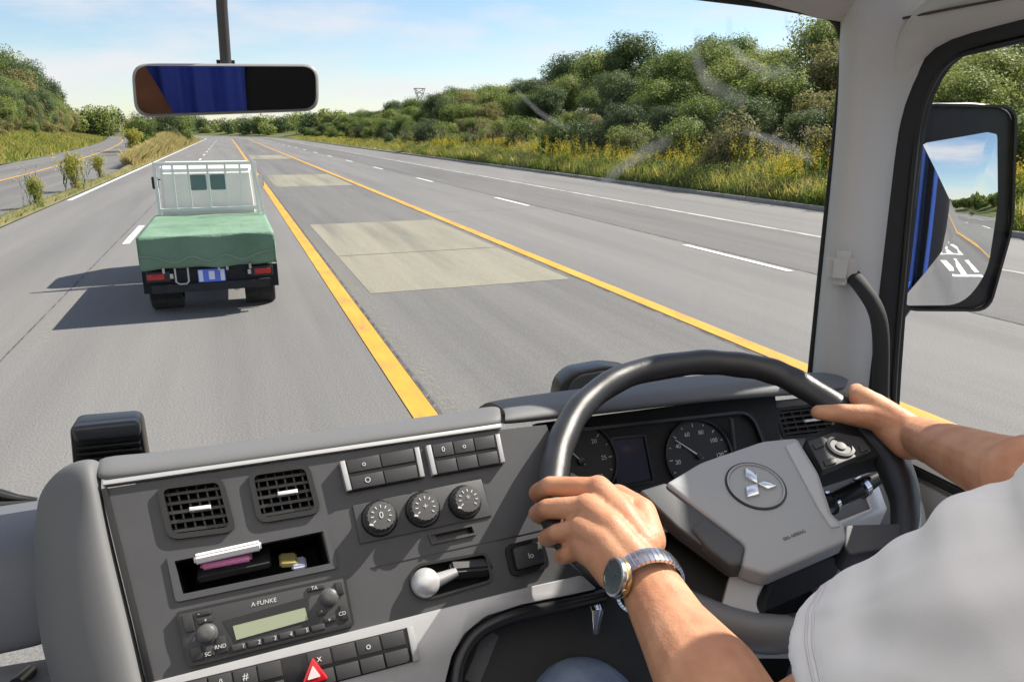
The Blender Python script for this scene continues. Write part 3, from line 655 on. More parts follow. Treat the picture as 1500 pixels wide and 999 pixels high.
# chassis, bumper, lamps, plate
boxes('chassis', [((TX, TY + 1.6, .52), (.8, 3.0, .14)), ((TX, TY + .12, .5), (1.42, .14, .22)), ((TX, TY + .5, .42), (1.3, .5, .12))], chas, T, .008)
boxes('bumper_bar', [((TX, TY + .02, .36), (1.44, .07, .11)), ((TX - .4, TY + .06, .44), (.05, .05, .18)), ((TX + .4, TY + .06, .44), (.05, .05, .18))], chas, T, .008)
bkp = Plane((TX, TY, 0), (0, -1, 0))
for s_ in (-1, 1):
    lp = prism('tail_light', bkp, None, 0, .035, blk, T, r=.01, bev=.006, uvs=[(s_ * .62 - .14, .46), (s_ * .62 + .14, .46), (s_ * .62 + .14, .585), (s_ * .62 - .14, .585)])
    prism('red_lens', bkp, None, .0345, .05, redl, lp, r=.01, bev=.006, uvs=[(s_ * .64 - .11, .49), (s_ * .64 + .09, .49), (s_ * .64 + .09, .56), (s_ * .64 - .11, .56)])
    prism('clear_lens', bkp, None, .0345, .048, orl, lp, r=.005, bev=.004, uvs=[(s_ * .64 + .0 - s_ * .155 + .0, .495), (s_ * .64 - s_ * .155 + .04, .495), (s_ * .64 - s_ * .155 + .04, .555), (s_ * .64 - s_ * .155, .555)] if s_ < 0 else [(.445, .495), (.485, .495), (.485, .555), (.445, .555)])
    prism('reflector', bkp, None, 0, .012, redl, T, r=.005, uvs=[(s_ * .5 - .03, .385), (s_ * .5 + .03, .385), (s_ * .5 + .03, .41), (s_ * .5 - .03, .41)])
pwh = mat('plate_blue', (.12, .2, .75), .35); pbl = mat('plate_white', (.75, .8, .95), .4)
pp = prism('number_plate', bkp, None, -.0, .012, pwh, T, r=.012, uvs=[(-.16, .42), (.17, .42), (.17, .585), (-.16, .585)])
prism('plate_mark', bkp, None, .0115, .0135, pbl, pp, r=.008, uvs=[(-.15, .43), (-.10, .43), (-.10, .575), (-.15, .575)]); prism('plate_mark', bkp, None, .0115, .0135, pbl, pp, r=.008, uvs=[(-.03, .45), (.04, .45), (.04, .56), (-.03, .56)]); prism('plate_mark', bkp, None, .0115, .0135, pbl, pp, r=.008, uvs=[(.11, .43), (.16, .43), (.16, .575), (.11, .575)])
tube('rope_hook', [(TX - .42, TY - .03, .62), (TX - .42, TY - .05, .45), (TX - .38, TY - .055, .42), (TX - .30, TY - .055, .42), (TX - .27, TY - .05, .45), (TX - .27, TY - .03, .62)], .013, steel, T, 8)
tube('exhaust_pipe', [(TX + .15, TY + .9, .33), (TX + .2, TY + .3, .3), (TX + .3, TY + .05, .3)], .03, steel, T, 10)
def wheel(x, y, r_=.29, wd=.17, par=T):
    wp_ = Plane((TX + x, TY + y, r_), (1 if x > 0 else -1, 0, 0), right=(0, 1, 0))
    prof = [(r_ * .55, 0), (r_ * .62, .02), (r_ * .93, .02), (r_, 0), (r_, -wd), (r_ * .93, -wd - .02), (r_ * .6, -wd - .02)]
    wl = lathe('wheel', wp_, 0, 0, prof[::-1], rub, par, 28)
    lathe('rim', wp_, 0, 0, [(r_ * .58, -wd), (r_ * .58, -.02), (r_ * .45, -.05), (r_ * .2, -.02), (.02, -.015)], wpaint, wl, 24)
tube('tarp_rope', spline([(TX - .80, TY - .07, .80)] + [(TX - .8 + 1.6 * k / 8, TY - .085, .72 + (.05 if k % 2 else -.02)) for k in range(1, 8)] + [(TX + .80, TY - .07, .80)], 4), .006, mat('rope', (.30, .33, .27), .9), T, 6)
boxes('latch', [((TX + x_, TY - .045, .60), (.03, .02, .07)) for x_ in (-.55, .1, .2, .48)], steel, T, .003)
boxes('seam_strip', [((TX + x_, TY + 2.83, 1.3), (.012, .012, .7)) for x_ in (-.36, .38)] , wpaint, cb, .002)
wheel(-.76, .55); wheel(.76, .55); wheel(-.58, .55); wheel(.58, .55); wheel(-.72, 3.5); wheel(.72, 3.5)
boxes('mudguard', [((TX - .67, TY + .22, .42), (.32, .012, .3)), ((TX + .67, TY + .22, .42), (.32, .012, .3))], rub, T)

# ------------------------------------------------------------------ the cab we sit in
def V3(x, y, z): return Vector((x, y, z + H))
gD = mat('dash_dark_grey', (.072, .073, .078), .5, bump=.12, bscale=2200, spec=.4, var=.12, vscale=7)
gM = mat('dash_mid_grey', (.145, .147, .15), .6, bump=.12, bscale=2200, spec=.35)
gS = mat('satin_silver', (.46, .46, .47), .32, metal=.35, var=.05, vscale=30)
gL = mat('trim_light_grey', (.56, .545, .52), .65, bump=.25, bscale=700, spec=.3)
gR = mat('headlining', (.52, .49, .46), .95, bump=.4, bscale=1200, spec=.2)
bk = mat('gloss_black', (.012, .012, .013), .3, spec=.5)
bm_ = mat('matt_black', (.014, .014, .015), .65, bump=.2, bscale=800, spec=.35)
btn = mat('button_grey', (.045, .045, .047), .5, spec=.4)
knb = mat('knob_grey', (.09, .09, .09), .45, bump=.1)
mark = mat('legend_white', (.62, .62, .62), .6)
chr_ = mat('chrome', (.8, .8, .8), .15, metal=1.)
CAB = thing('truck_cab', (0, 0, H - 1.2), 'light grey truck cab interior framing the road, with windscreen and driver side door', 'truck cab')
DASH = thing('dashboard', (.2, .85, H - 1.0), 'grey truck dashboard with angled centre console and silver trim', 'dashboard')
CP = Plane((0, .69, H - .5), (0, -cos(radians(38)), sin(radians(38))))
def cpp(x, y, h=0.): return CP.p(x, y, h)

# console panel, cut out for vents, tray, slots
console_px = [(152, 716), (440, 672), (733, 630), (796, 622), (815, 640), (800, 700), (830, 770), (862, 850), (700, 880), (600, 905), (225, 1000), (205, 1110), (250, 1110)]
console_px = [(152, 716), (440, 672), (735, 629), (800, 622), (812, 650), (808, 740), (870, 872), (760, 900), (640, 960), (600, 1110), (238, 1110)]
panel = link('centre_panel', bm2me(prism_bm(CP, [CP.uv(x, y) for x, y in console_px], -.03, 0)), gD, DASH)
def cutter(px, d0=-.1, d1=.05, r=0.006):
    return link('cut', bm2me(prism_bm(CP, rounded([CP.uv(x, y) for x, y in px], r), d0, d1)))
vent1 = [(229, 712), (326, 699), (347, 779), (247, 792)]; vent2 = [(362, 692), (452, 679), (471, 752), (378, 768)]
tray = [(255, 818), (470, 775), (484, 832), (268, 872)]
slot = [(637, 784), (693, 771), (696, 779), (640, 792)]
lever_px = [(600, 838), (612, 826), (712, 808), (722, 852), (625, 880), (606, 872), (598, 855)]
cut(panel, [cutter(vent1, r=.012), cutter(vent2, r=.012), cutter(tray, r=.003), cutter(slot, r=.001), cutter(lever_px, r=.01)])
auto_smooth(panel, 30)
def ring(name, pl, px, wd, h0, h1, m, parent, r=.01, bev=.0015):
    """frame traced on its outer outline"""
    uv = [pl.uv(x, y) for x, y in px]; c = Vector((sum(u for u, v in uv) / len(uv), sum(v for u, v in uv) / len(uv)))
    n = len(uv); ins = []
    area = sum(uv[i][0] * uv[(i + 1) % n][1] - uv[(i + 1) % n][0] * uv[i][1] for i in range(n)); sg = 1 if area > 0 else -1
    for i in range(n):
        p0, p1, p2 = Vector(uv[i - 1]), Vector(uv[i]), Vector(uv[(i + 1) % n])
        d0 = (p1 - p0).normalized(); d1 = (p2 - p1).normalized(); n0 = Vector((-d0.y, d0.x)) * sg; n1 = Vector((-d1.y, d1.x)) * sg
        b_ = (n0 + n1); b_ = b_ / max(.4, b_.length_squared) * 2; ins.append(tuple(p1 + b_ * wd * 1.0))
    O = rounded(uv, r, 5); I = rounded(ins, max(.0005, r - wd), 5)
    k = len(O); vs = [pl.w(u, v, h0) for u, v in O] + [pl.w(u, v, h1) for u, v in O] + [pl.w(u, v, h1) for u, v in I] + [pl.w(u, v, h0) for u, v in I]
    fs = []
    for i in range(k):
        j = (i + 1) % k
        fs += [(i, j, k + j, k + i), (k + i, k + j, 2 * k + j, 2 * k + i), (2 * k + i, 2 * k + j, 3 * k + j, 3 * k + i)]
    me = mesh(name, vs, fs); bm = bmesh.new(); bm.from_mesh(me); 
    o = link(name, bm2me(bm), m, parent); return auto_smooth(o, 40)
def lerp(a, b, t): return (a[0] + (b[0] - a[0]) * t, a[1] + (b[1] - a[1]) * t)
def quad_at(q, s, t): return lerp(lerp(q[0], q[1], s), lerp(q[3], q[2], s), t)
def vent(pl, q, lab, par, nx=6, ny=5):
    fr = ring('air_vent', pl, q, .0055, -.012, .005, bk, par, .012); tag(fr, lab)
    uv = [pl.uv(*p) for p in q]; 
    prism('vent_well', pl, q, -.055, -.032, bm_, fr, hh=0)
    L = []
    for i in range(1, ny + 1):
        a = quad_at(q, .05, i / (ny + 1)); b = quad_at(q, .95, i / (ny + 1)); ua = pl.uv(*a); ub = pl.uv(*b)
        L.append((ua, ub, -.004, .0016, .010))
    for i in range(1, nx + 1):
        a = quad_at(q, i / (nx + 1), .05); b = quad_at(q, i / (nx + 1), .95); L.append((pl.uv(*a), pl.uv(*b), -.0062, .0009, .012))
    bm = bmesh.new()
    for (a, b, h, t, dp) in L:
        a = Vector(a); b = Vector(b); d = (b - a).normalized(); nn = Vector((-d.y, d.x)) * t
        hor = dp == .010
        sl = nn.normalized() * .004 if hor else Vector((0, 0))
        cs = []
        for hh, sh in ((h, Vector((0, 0))), (h - dp, sl)):
            cs.append([bm.verts.new(pl.w(*(p + sh + s_ * nn), hh)) for p, s_ in ((a, 1), (b, 1), (b, -1), (a, -1))])
        t_, b_ = cs
        bm.faces.new(t_); bm.faces.new(b_[::-1])
        for i in range(4): bm.faces.new((t_[i], b_[i], b_[(i + 1) % 4], t_[(i + 1) % 4]))
    link('slats', bm2me(bm), mat('vent_slat', (.022, .022, .023), .4), fr)
    c1 = quad_at(q, .40, .50); c2 = quad_at(q, .72, .50)
    ua, ub = Vector(pl.uv(*c1)), Vector(pl.uv(*c2)); nn = Vector((0, .0022))
    prism('adjuster_tab', pl, None, -.006, .004, chr_ if False else mat('tab_white', (.75, .75, .75), .35), fr, uvs=[tuple(ua - nn), tuple(ub - nn), tuple(ub + nn), tuple(ua + nn)], bev=.0008)
vent(CP, vent1, 'air vent nearest the passenger side', DASH); vent(CP, vent2, 'air vent right of the first one', DASH)
# tray
ring('tray_surround', CP, [(244, 815), (480, 768), (495, 832), (258, 882)], .0065, -.01, .003, gD, DASH, .004)
tb_ = boxes('storage_tray', [], bm_, DASH) if False else None
uvt = [CP.uv(*p) for p in tray]
bm = bmesh.new(); A = [bm.verts.new(CP.w(u, v, -.004)) for u, v in uvt]; B = [bm.verts.new(CP.w(u, v, -.14)) for u, v in uvt]
for i in range(4): bm.faces.new((A[i], A[(i + 1) % 4], B[(i + 1) % 4], B[i]))
bm.faces.new(B); TRAY = link('storage_tray', bm2me(bm), bm_, DASH)
md = TRAY.modifiers.new('s', 'SOLIDIFY'); md.thickness = .002; md.offset = 1; bake(TRAY)
# floor height in tray at px -> uv of bottom edge
# silver trim line above the vents
def bar_on(name, pl, a, b, wd, h0, h1, m, par, bev=.001):
    A = Vector(pl.uv(*a)); B = Vector(pl.uv(*b)); d = (B - A).normalized(); n_ = Vector((-d.y, d.x)) * wd / 2
    return prism(name, pl, None, h0, h1, m, par, uvs=[tuple(A - n_), tuple(B - n_), tuple(B + n_), tuple(A + n_)], bev=bev)
bar_on('silver_trim', CP, (152, 709), (733, 625), .0052, -.006, .006, mat('bright_silver', (.62, .62, .62), .3, metal=.5), DASH)
# thin joint lines of the panel
def groove(pts, wd=.0009, pl=CP, par=DASH, m=bk, h=.0006):
    for a, b in zip(pts[:-1], pts[1:]): bar_on('panel_joint', pl, a, b, wd, -.001, h, m, par, 0)
groove([(735, 790), (690, 799), (640, 810), (560, 828), (543, 832)]); groove([(735, 790), (800, 775)])
# dash top roll behind the silver line
rows = []
for (x, y, yb) in [(140, 700, 683), (215, 692, 680), (330, 677, 664), (480, 655, 644), (600, 637, 627), (700, 623, 612), (735, 617, 604)]:
    p0 = cpp(x, y + 9, -.004); p1 = cpp(x, y - 3, -.004); p2 = PY(x, yb + 2, p1.y + .035); p3 = PY(x, yb, p1.y + .06); p4 = p3 + Vector((0, .12, -.05)); p5 = p3 + Vector((0, .32, -.22))
    rows.append([p0, p1, p2, p3, p4, p5])
sheet('dash_top', rows, gM, DASH, .012, 2)
# left bolster of the console (rounded end facing the passenger)
rows = []
B_ = [((150, 712), (140, 690), (122, 684), (92, 692), (66, 712), (50, 740)), ((156, 740), (146, 726), (130, 724), (98, 730), (66, 745), (47, 770)),
      ((170, 800), (160, 800), (136, 800), (78, 800), (56, 805), (44, 810)), ((190, 880), (180, 880), (152, 880), (84, 880), (60, 880), (48, 880)), ((207, 950), (197, 950), (168, 950), (93, 950), (66, 950), (57, 950)), ((222, 1020), (212, 1020), (184, 1020), (112, 1020), (84, 1005), (70, 990)), ((245, 1120), (235, 1120), (205, 1120), (135, 1120), (110, 1110), (95, 1100))]
for r_ in B_:
    rows.append([cpp(*r_[0], -.012), cpp(*r_[1], .006), cpp(*r_[2], .012), cpp(*r_[3], -.004), cpp(*r_[4], -.03), cpp(*r_[5], -.085)])
top = [p + Vector((0, .05, .0)) for p in rows[0]]
sheet('console_side', [[p + Vector((0, .10, -.05)) for p in rows[0]], [p + Vector((0, .03, .004)) for p in rows[0]]] + rows, gM, DASH, .008, 2)
bar_on('console_edge_strip', CP, (153, 716), (222, 1000), .006, -.002, .004, bk, DASH)
# passenger side of the dash
rows = []
for X_ in (-1.15, -.8, -.5, -.3, -.235):
    def pxp(y_, Yv, X_=X_): return PY(20, y_, Yv)
    rows.append([Vector((X_, PY(20, yy, Yv).y, PY(20, yy, Yv).z)) for yy, Yv in ((735, 1.12), (746, 1.02), (775, .93), (850, .88), (940, .85), (957, .85))])
sheet('passenger_dash', rows, mat('dash_blue_grey', (.15, .155, .17), .5, bump=.3, bscale=900), DASH, .01, 2)
rows = []
for X_ in (-1.15, -.8, -.5, -.3, -.2, -.16):
    q = 0 if X_ < -.25 else .01
    rows.append([Vector((X_, PY(20, yy, Yv).y, PY(20, yy, Yv).z - q)) for yy, Yv in ((966, .862), (972, .83), (1000, .80), (1060, .79), (1200, .80))])
sheet('glove_box_panel', rows, gM, DASH, .01, 2)
kp = PY(36, 988, .80); tube('map_hook', [kp + Vector((0, .02, -.01)), kp + Vector((0, -.03, .012))], [.006, .0065], bk, DASH, 12)

# switch banks
def switch_bank(px, nx, ny, legends, par=DASH, pl=CP, name='switch_bank', lab=None, split=True):
    base = prism(name, pl, px, -.004, .006, bk, par, r=.002, bev=.001, hh=0)
    if lab: tag(base, lab)
    for side in (0, 1):
        a = quad_at(px, side, .02); b = quad_at(px, side, .98); bar_on('silver_cheek', pl, a, b, .006, 0, .011, gS, base, .0015)
    for i in range(nx):
        for j in range(ny):
            g0, g1 = (.045 + .91 * i / nx, .045 + .91 * (i + 1) / nx); e = .006
            v0, v1 = (.03 + .0, .44) if j == 0 else (.56, .97)
            if ny == 1: v0, v1 = .08, .92
            q = [quad_at(px, g0 + e, v0), quad_at(px, g1 - e, v0), quad_at(px, g1 - e, v1), quad_at(px, g0 + e, v1)]
            sw = prism('switch', pl, q, .004, .010, btn, base, bev=.001, hh=0)
            lg = legends.get((i, j))
            if lg:
                c = quad_at(q, .5, .5); u, v = pl.uv(*c); o_ = text('legend', lg, pl, u, v, .0085, mark, sw, h=.0103, rot=radians(1))
    return base
switch_bank([(500, 677), (608, 657), (617, 702), (511, 722)], 2, 2, {(0, 0): 'o', (0, 1): 'O'}, lab='switch bank of four keys left of the other upper bank')
switch_bank([(625, 654), (725, 638), (734, 681), (635, 699)], 3, 2, {(0, 0): '0', (1, 0): 'o'}, lab='switch bank of six keys near the cluster')
# three rotary knobs on their plate
plate = prism('heater_plate', CP, [(516, 741), (704, 700), (719, 756), (527, 797)], -.001, .0025, gD, DASH, hh=0, bev=.0008)
ring('plate_outline', CP, [(515, 740), (705, 699), (720, 757), (526, 798)], .0009, 0, .0008, bk, DASH, .001)
def knob(px, r, lab, glyph):
    u, v = CP.uv(*px, .012)
    k = lathe('rotary_knob', CP, u, v, [(r * 1.22, .0026), (r * 1.2, .006), (r * 1.02, .0062), (r * 1.0, .018), (r * .93, .022), (r * .4, .0225)], knb, DASH, 40, ribs=1); tag(k, lab)
    lathe('knob_collar', CP, u, v, [(r * 1.26, .0024), (r * 1.26, .005), (r * 1.15, .0075), (r * 1.1, .0075)], bk, k, 40)
    for i in range(9):
        t = radians(215 - i * 32); bm = None
        A = Vector((u + r * .62 * cos(t), v + r * .62 * sin(t))); d = Vector((cos(t), sin(t))) * .0016; n_ = Vector((-d.y, d.x)) * .35
        prism('legend', CP, None, .0226, .0229, mark, k, uvs=[tuple(A - d - n_), tuple(A + d - n_), tuple(A + d + n_), tuple(A - d + n_)])
    text('legend', glyph, CP, u, v, .010, mark, k, h=.0228)
    prism('pointer', CP, None, .0226, .0236, mark, k, uvs=[(u - r * .9, v - r * .55), (u - r * .65, v - r * .62), (u - r * .6, v - r * .5), (u - r * .85, v - r * .42)])
knob((557, 757), .0162, 'heater knob nearest the vents, with fan speed marks', '0'); knob((621, 744), .0162, 'middle heater knob', '+'); knob((683, 733), .0158, 'heater knob nearest the steering wheel', '*')
ring('card_slot', CP, [(626, 782), (692, 768), (698, 783), (632, 798)], .0022, -.004, .003, gD, DASH, .001)
prism('slot_back', CP, [(632, 782), (697, 769), (699, 785), (634, 796)], -.03, -.012, bk, DASH, hh=0)
# trailer brake lever recess
ring('lever_recess', CP, lever_px, .003, -.002, .004, bk, DASH, .008)
prism('recess_floor', CP, lever_px, -.05, -.028, bm_, DASH, hh=0)
u, v = CP.uv(624, 853, .01); lv = lathe('brake_lever_knob', CP, u, v, [(.005, -.028), (.006, -.01), (.011, -.005), (.0152, .001), (.0162, .007), (.0145, .0125), (.009, .0165), (.003, .0178)], mat('knob_silver', (.6, .6, .6), .3, metal=.4), DASH, 32)
c0 = CP.w(*CP.uv(640, 850), .002); c1 = CP.w(*CP.uv(668, 838), .006); c2 = CP.w(*CP.uv(706, 826), .004)
tube('lever_arm', [c0, c1], [.008, .005], mat('knob_silver'), DASH, 12)
boxes('lever_gate', [(CP.w(*CP.uv(690, 832), -.004), (.05, .016, .018), Matrix.Rotation(radians(8), 3, 'Y') @ Matrix.Rotation(radians(20), 3, 'X'))], btn, DASH, .003)
# rocker switch right of it
rk = ring('rocker_surround', CP, [(737, 800), (792, 786), (804, 832), (748, 846)], .005, -.002, .006, bk, DASH, .009)
prism('rocker_switch', CP, [(748, 804), (788, 794), (796, 824), (755, 836)], 0, .010, btn, rk, r=.003, bev=.002, hh=0)
prism('rocker_floor', CP, [(742, 802), (790, 790), (800, 830), (750, 842)], 0, .002, bm_, rk, hh=0)
u, v = CP.uv(774, 815); text('legend', 'lo', CP, u, v, .009, mark, rk, h=.0102)

# silver sweep across the bottom of the console
sweep = [(205, 1003), (420, 948), (600, 903), (690, 880), (780, 858), (852, 842), (875, 862), (830, 872), (765, 885), (712, 902), (680, 928), (662, 960), (652, 1000), (640, 1110), (215, 1110)]
prism('silver_sweep', CP, sweep, -.02, .007, gS, DASH, bev=.004, seg=3, hh=.007, r=.004)
rimp = [(660, 1110), (668, 1000), (676, 962), (694, 932), (724, 912), (772, 896), (832, 884), (884, 872)]
pts = [cpp(x, y, .0) for x, y in rimp]; tube('knee_panel_rim', spline(pts, 6), .0085, bk, DASH, 10)
LP = Plane(CP.w(0, 0, -.045), CP.n)
prism('knee_panel', LP, [(662, 1120), (672, 990), (690, 940), (730, 912), (840, 885), (905, 868), (1000, 900), (1010, 1120)], -.01, 0, mat('knee_grey', (.035, .035, .035), .6, bump=.3, bscale=900), DASH)
bar_on('knee_panel_joint', LP, (690, 1000), (720, 925), .02, -.002, .004, gM, DASH, .003)
bank = [(228, 1008), (596, 919), (608, 968), (236, 1068)]
base = prism('switch_row', CP, bank, .004, .011, bk, DASH, r=.002, bev=.001, hh=.007)
bar_on('silver_cheek', CP, (597, 918), (607, 968), .007, .006, .016, gS, base, .0015)
lg = {(1, 0): '!', (2, 0): '/\\', (3, 0): '#', (6, 0): 'x', (8, 0): 'o'}
nxs = 10
for i in range(nxs):
    for j in range(2):
        g0, g1 = .01 + .975 * i / nxs, .01 + .975 * (i + 1) / nxs; v0, v1 = ((.04, .46) if j == 0 else (.56, .97))
        if i in (5,): continue
        q = [quad_at(bank, g0 + .003, v0), quad_at(bank, g1 - .003, v0), quad_at(bank, g1 - .003, v1), quad_at(bank, g0 + .003, v1)]
        sw = prism('switch', CP, q, .009, .0145, btn, base, bev=.001, hh=.011)
        if (i, j) in lg: u, v = CP.uv(*quad_at(q, .5, .5), .014); text('legend', lg[(i, j)], CP, u, v, .0095, mark, sw, h=.0148)
redm = mat('hazard_red', (.55, .01, .02), .3, coat=.3); pink = mat('hazard_centre', (.75, .6, .6), .45)
hz = prism('hazard_button', CP, [(457, 961), (482, 994), (441, 1006)], .010, .020, redm, base, r=.004, bev=.0015, hh=.015)
prism('hazard_centre', CP, [(458, 974), (470, 990), (450, 996)], .0195, .0212, pink, hz, r=.0015, hh=.02)

# radio
RAD = thing('car_radio', tuple(cpp(390, 910)), 'black single slot car radio with pale green display in the console', 'radio')
rq = [(258, 897), (505, 843), (519, 916), (277, 977)]
ring('surround', CP, rq, .0028, -.002, .006, bk, RAD, .004)
face = prism('faceplate', CP, [quad_at(rq, .012, .04), quad_at(rq, .988, .04), quad_at(rq, .988, .96), quad_at(rq, .012, .96)], -.004, .006, mat('radio_grey', (.055, .056, .058), .45), RAD, r=.002, bev=.001, hh=0)
def rp(a, b, c, d): return [quad_at(rq, a, b), quad_at(rq, c, b), quad_at(rq, c, d), quad_at(rq, a, d)]
prism('display_recess', CP, [quad_at(rq, .255, .34), quad_at(rq, .77, .25), quad_at(rq, .745, .68), quad_at(rq, .30, .76)], .005, .0066, bk, RAD, hh=0)
prism('display', CP, [quad_at(rq, .305, .47), quad_at(rq, .735, .44), quad_at(rq, .74, .68), quad_at(rq, .308, .73)], .006, .0076, mat('lcd_green', (.30, .34, .23), .3), RAD, hh=0)
for i in range(6):
    a = .27 + .095 * i; prism('button', CP, rp(a, .81, a + .082, .93), .005, .009, btn, RAD, bev=.0008, hh=0)
for q in (rp(.03, .08, .09, .4), rp(.11, .08, .2, .17), rp(.11, .2, .2, .31), rp(.03, .68, .1, .92), rp(.12, .72, .17, .9), rp(.19, .6, .25, .9), rp(.77, .08, .87, .17), rp(.93, .1, .975, .35), rp(.93, .55, .975, .85), rp(.80, .55, .85, .66), rp(.83, .72, .9, .82)):
    prism('button', CP, q, .005, .0085, mat('radio_button', (.035, .035, .036), .4), RAD, r=.001, bev=.0007, hh=0)
for (a, b, r_) in ((.15, .5, .0085), (.885, .36, .0082)):
    u, v = CP.uv(*quad_at(rq, a, b)); kk = lathe('volume_knob' if a < .5 else 'tuning_knob', CP, u, v, [(r_ * 1.2, .006), (r_ * 1.15, .008), (r_, .0085), (r_ * .95, .016), (r_ * .6, .018), (r_ * .2, .018)], knb, RAD, 28)
u, v = CP.uv(*quad_at(rq, .51, .17)); text('lettering', 'A·FUNKE', CP, u, v, .0062, mark, RAD, h=.0062)
for (a, b, s_) in ((.13, .12, '-'), (.16, .26, '+'), (.07, .55, '/'), (.21, .78, 'RND'), (.13, .86, 'SC'), (.81, .12, 'TA'), (.34, .87, '1'), (.435, .87, '2'), (.53, .87, '3'), (.625, .87, '4'), (.72, .87, '5'), (.825, .6, '^'), (.86, .77, 'v'), (.94, .72, 'CD')):
    u, v = CP.uv(*quad_at(rq, a, b)); text('legend', s_, CP, u, v, .0052, mark, RAD, h=.0094)

# things in the tray
TRb = (CP.b * -1)
def tray_pt(x, y, d): return CP.w(*CP.uv(x, y), -d)
def slab(name, pts_px, d0, d1, th, m, label, cat, bev=.003):
    # a flat thing lying in the tray: near edge traced, running back by d1
    a = CP.p(*pts_px[0], -d0); b = CP.p(*pts_px[1], -d0); back = Vector((0, .94, .34 * 0)).normalized() * d1
    up = (b - a).cross(back).normalized(); bm = bmesh.new()
    cs = [a, b, b + back, a + back]; lo = [bm.verts.new(p) for p in cs]; hi = [bm.verts.new(p + up * th) for p in cs]
    bm.faces.new(lo[::-1]); bm.faces.new(hi)
    for i in range(4): bm.faces.new((lo[i], lo[(i + 1) % 4], hi[(i + 1) % 4], hi[i]))
    bmesh.ops.recalc_face_normals(bm, faces=bm.faces[:]); bmesh.ops.bevel(bm, geom=bm.edges[:], offset=bev, segments=3, affect='EDGES', clamp_overlap=True)
    o = auto_smooth(link(name, bm2me(bm), m)); return tag(o, label, cat)
pk = slab('mobile_phone', [(294, 838), (370, 824)], .008, .08, .0075, mat('pink_plastic', (.72, .25, .48), .3, coat=.4), 'pink mobile phone lying in the console tray under a white one', 'phone')
slab('mobile_phone', [(285, 829), (384, 807)], -.002, .085, .010, mat('pearl_white', (.85, .82, .82), .25, coat=.4), 'white mobile phone lying on the pink one in the tray', 'phone', .0022)
boxes_ = slab('wallet', [(290, 856), (398, 832)], .010, .08, .009, bm_, 'flat black wallet under the phones in the console tray', 'wallet', .002)
lt = slab('lighter', [(410, 833), (436, 831)], .012, .02, .008, mat('yellow_metal', (.55, .48, .2), .3, metal=.6), 'small yellow and silver lighter at the right of the tray', 'lighter', .002)
slab('key_fob', [(428, 838), (450, 834)], .010, .02, .006, mat('silver_blue', (.55, .58, .75), .3, metal=.5), 'small silver blue key fob beside the lighter in the tray', 'key fob', .002)

# instrument cluster binnacle
KP = Plane(V3(.62, 1.0, -.42), (-.05, -cos(radians(28)), sin(radians(28))))
hood = []
HL = [((735, 617), (735, 604), .86), ((830, 606), (830, 590), .88), ((920, 597), (920, 578), .90), ((1020, 585), (1010, 566), .92), ((1100, 578), (1100, 558), .93), ((1180, 573), (1185, 556), .94), ((1240, 568), (1246, 556), .95)]
rows = []
for lo, hi, Yv in HL:
    p1 = PY(*lo, Yv); p2 = PY(*hi, Yv + .03); p0 = p1 + Vector((0, .012, -.008)); pi_ = p1 + Vector((0, .07, -.012))
    rows.append([pi_, p0, p1, (p1 + p2) / 2 + Vector((0, 0, .002)), p2, p2 + Vector((0, .08, -.008)), p2 + Vector((0, .2, -.1))])
sheet('cluster_hood', rows, gM, DASH, .006, 2)
# binnacle face
prism('cluster_face', KP, [(785, 620), (1135, 575), (1150, 700), (1180, 800), (1000, 900), (860, 880), (800, 760)], -.02, 0, bm_, DASH)
# left cheek joining console and cluster
sheet('cluster_cheek', [[cpp(733, 624, -.006), cpp(738, 700, -.006), cpp(742, 780, -.006)], [PY(790, 616, .86), cpp(800, 690, -.006), cpp(812, 770, -.006)], [PY(806, 622, .90), PY(806, 700, .86), cpp(825, 800, -.02)], [PY(830, 606, .97), PY(830, 700, .94), cpp(850, 820, -.05)]], gD, DASH, .006, 1) if False else None
def gauge(px, r, ndl, a0, a1, nums, lab):
    u, v = KP.uv(*px); g = lathe('gauge', KP, u, v, [(r * 1.06, 0), (r * 1.06, .008), (r * 1.0, .009), (r * .98, .003), (r * .02, .0025)], mat('gauge_face', (.012, .012, .014), .5), DASH, 40); tag(g, lab)
    N = 24
    for i in range(N + 1):
        t = radians(a0 + (a1 - a0) * i / N); L = .10 if i % 4 == 0 else .055
        d = Vector((cos(t), sin(t))); A = Vector((u, v)) + d * r * (.93 - L); B = Vector((u, v)) + d * r * .93; n_ = Vector((-d.y, d.x)) * r * .011
        prism('tick', KP, None, .003, .0034, mark, g, uvs=[tuple(A - n_), tuple(B - n_), tuple(B + n_), tuple(A + n_)]) if i % 2 == 0 else None
    for k, s_ in enumerate(nums):
        t = radians(a0 + (a1 - a0) * k / (len(nums) - 1)); text('numeral', s_, KP, u + r * .68 * cos(t), v + r * .68 * sin(t), r * .17, mark, g, h=.0032)
    t = radians(ndl); d = Vector((cos(t), sin(t))); n_ = Vector((-d.y, d.x)) * .0012; A = Vector((u, v)) - d * r * .12; B = Vector((u, v)) + d * r * .85
    prism('needle', KP, None, .006, .0075, mat('needle', (.75, .7, .65), .5), g, uvs=[tuple(A - n_), tuple(B - n_ * .4), tuple(B + n_ * .4), tuple(A + n_)])
    lathe('needle_hub', KP, u, v, [(r * .1, .004), (r * .1, .009), (r * .05, .0095)], bk, g, 16)
gauge((850, 676), .058, 130, 225, -45, ['0', '5', '10', '15', '20', '25', '30'], 'rev counter half hidden by the wheel rim')
gauge((1022, 668), .058, 140, 225, -45, ['0', '20', '40', '60', '80', '100', '120', '140'], 'speedometer behind the wheel hub')
ring('cluster_display', KP, [(893, 641), (944, 636), (958, 706), (903, 716)], .0035, 0, .005, bk, DASH, .004)
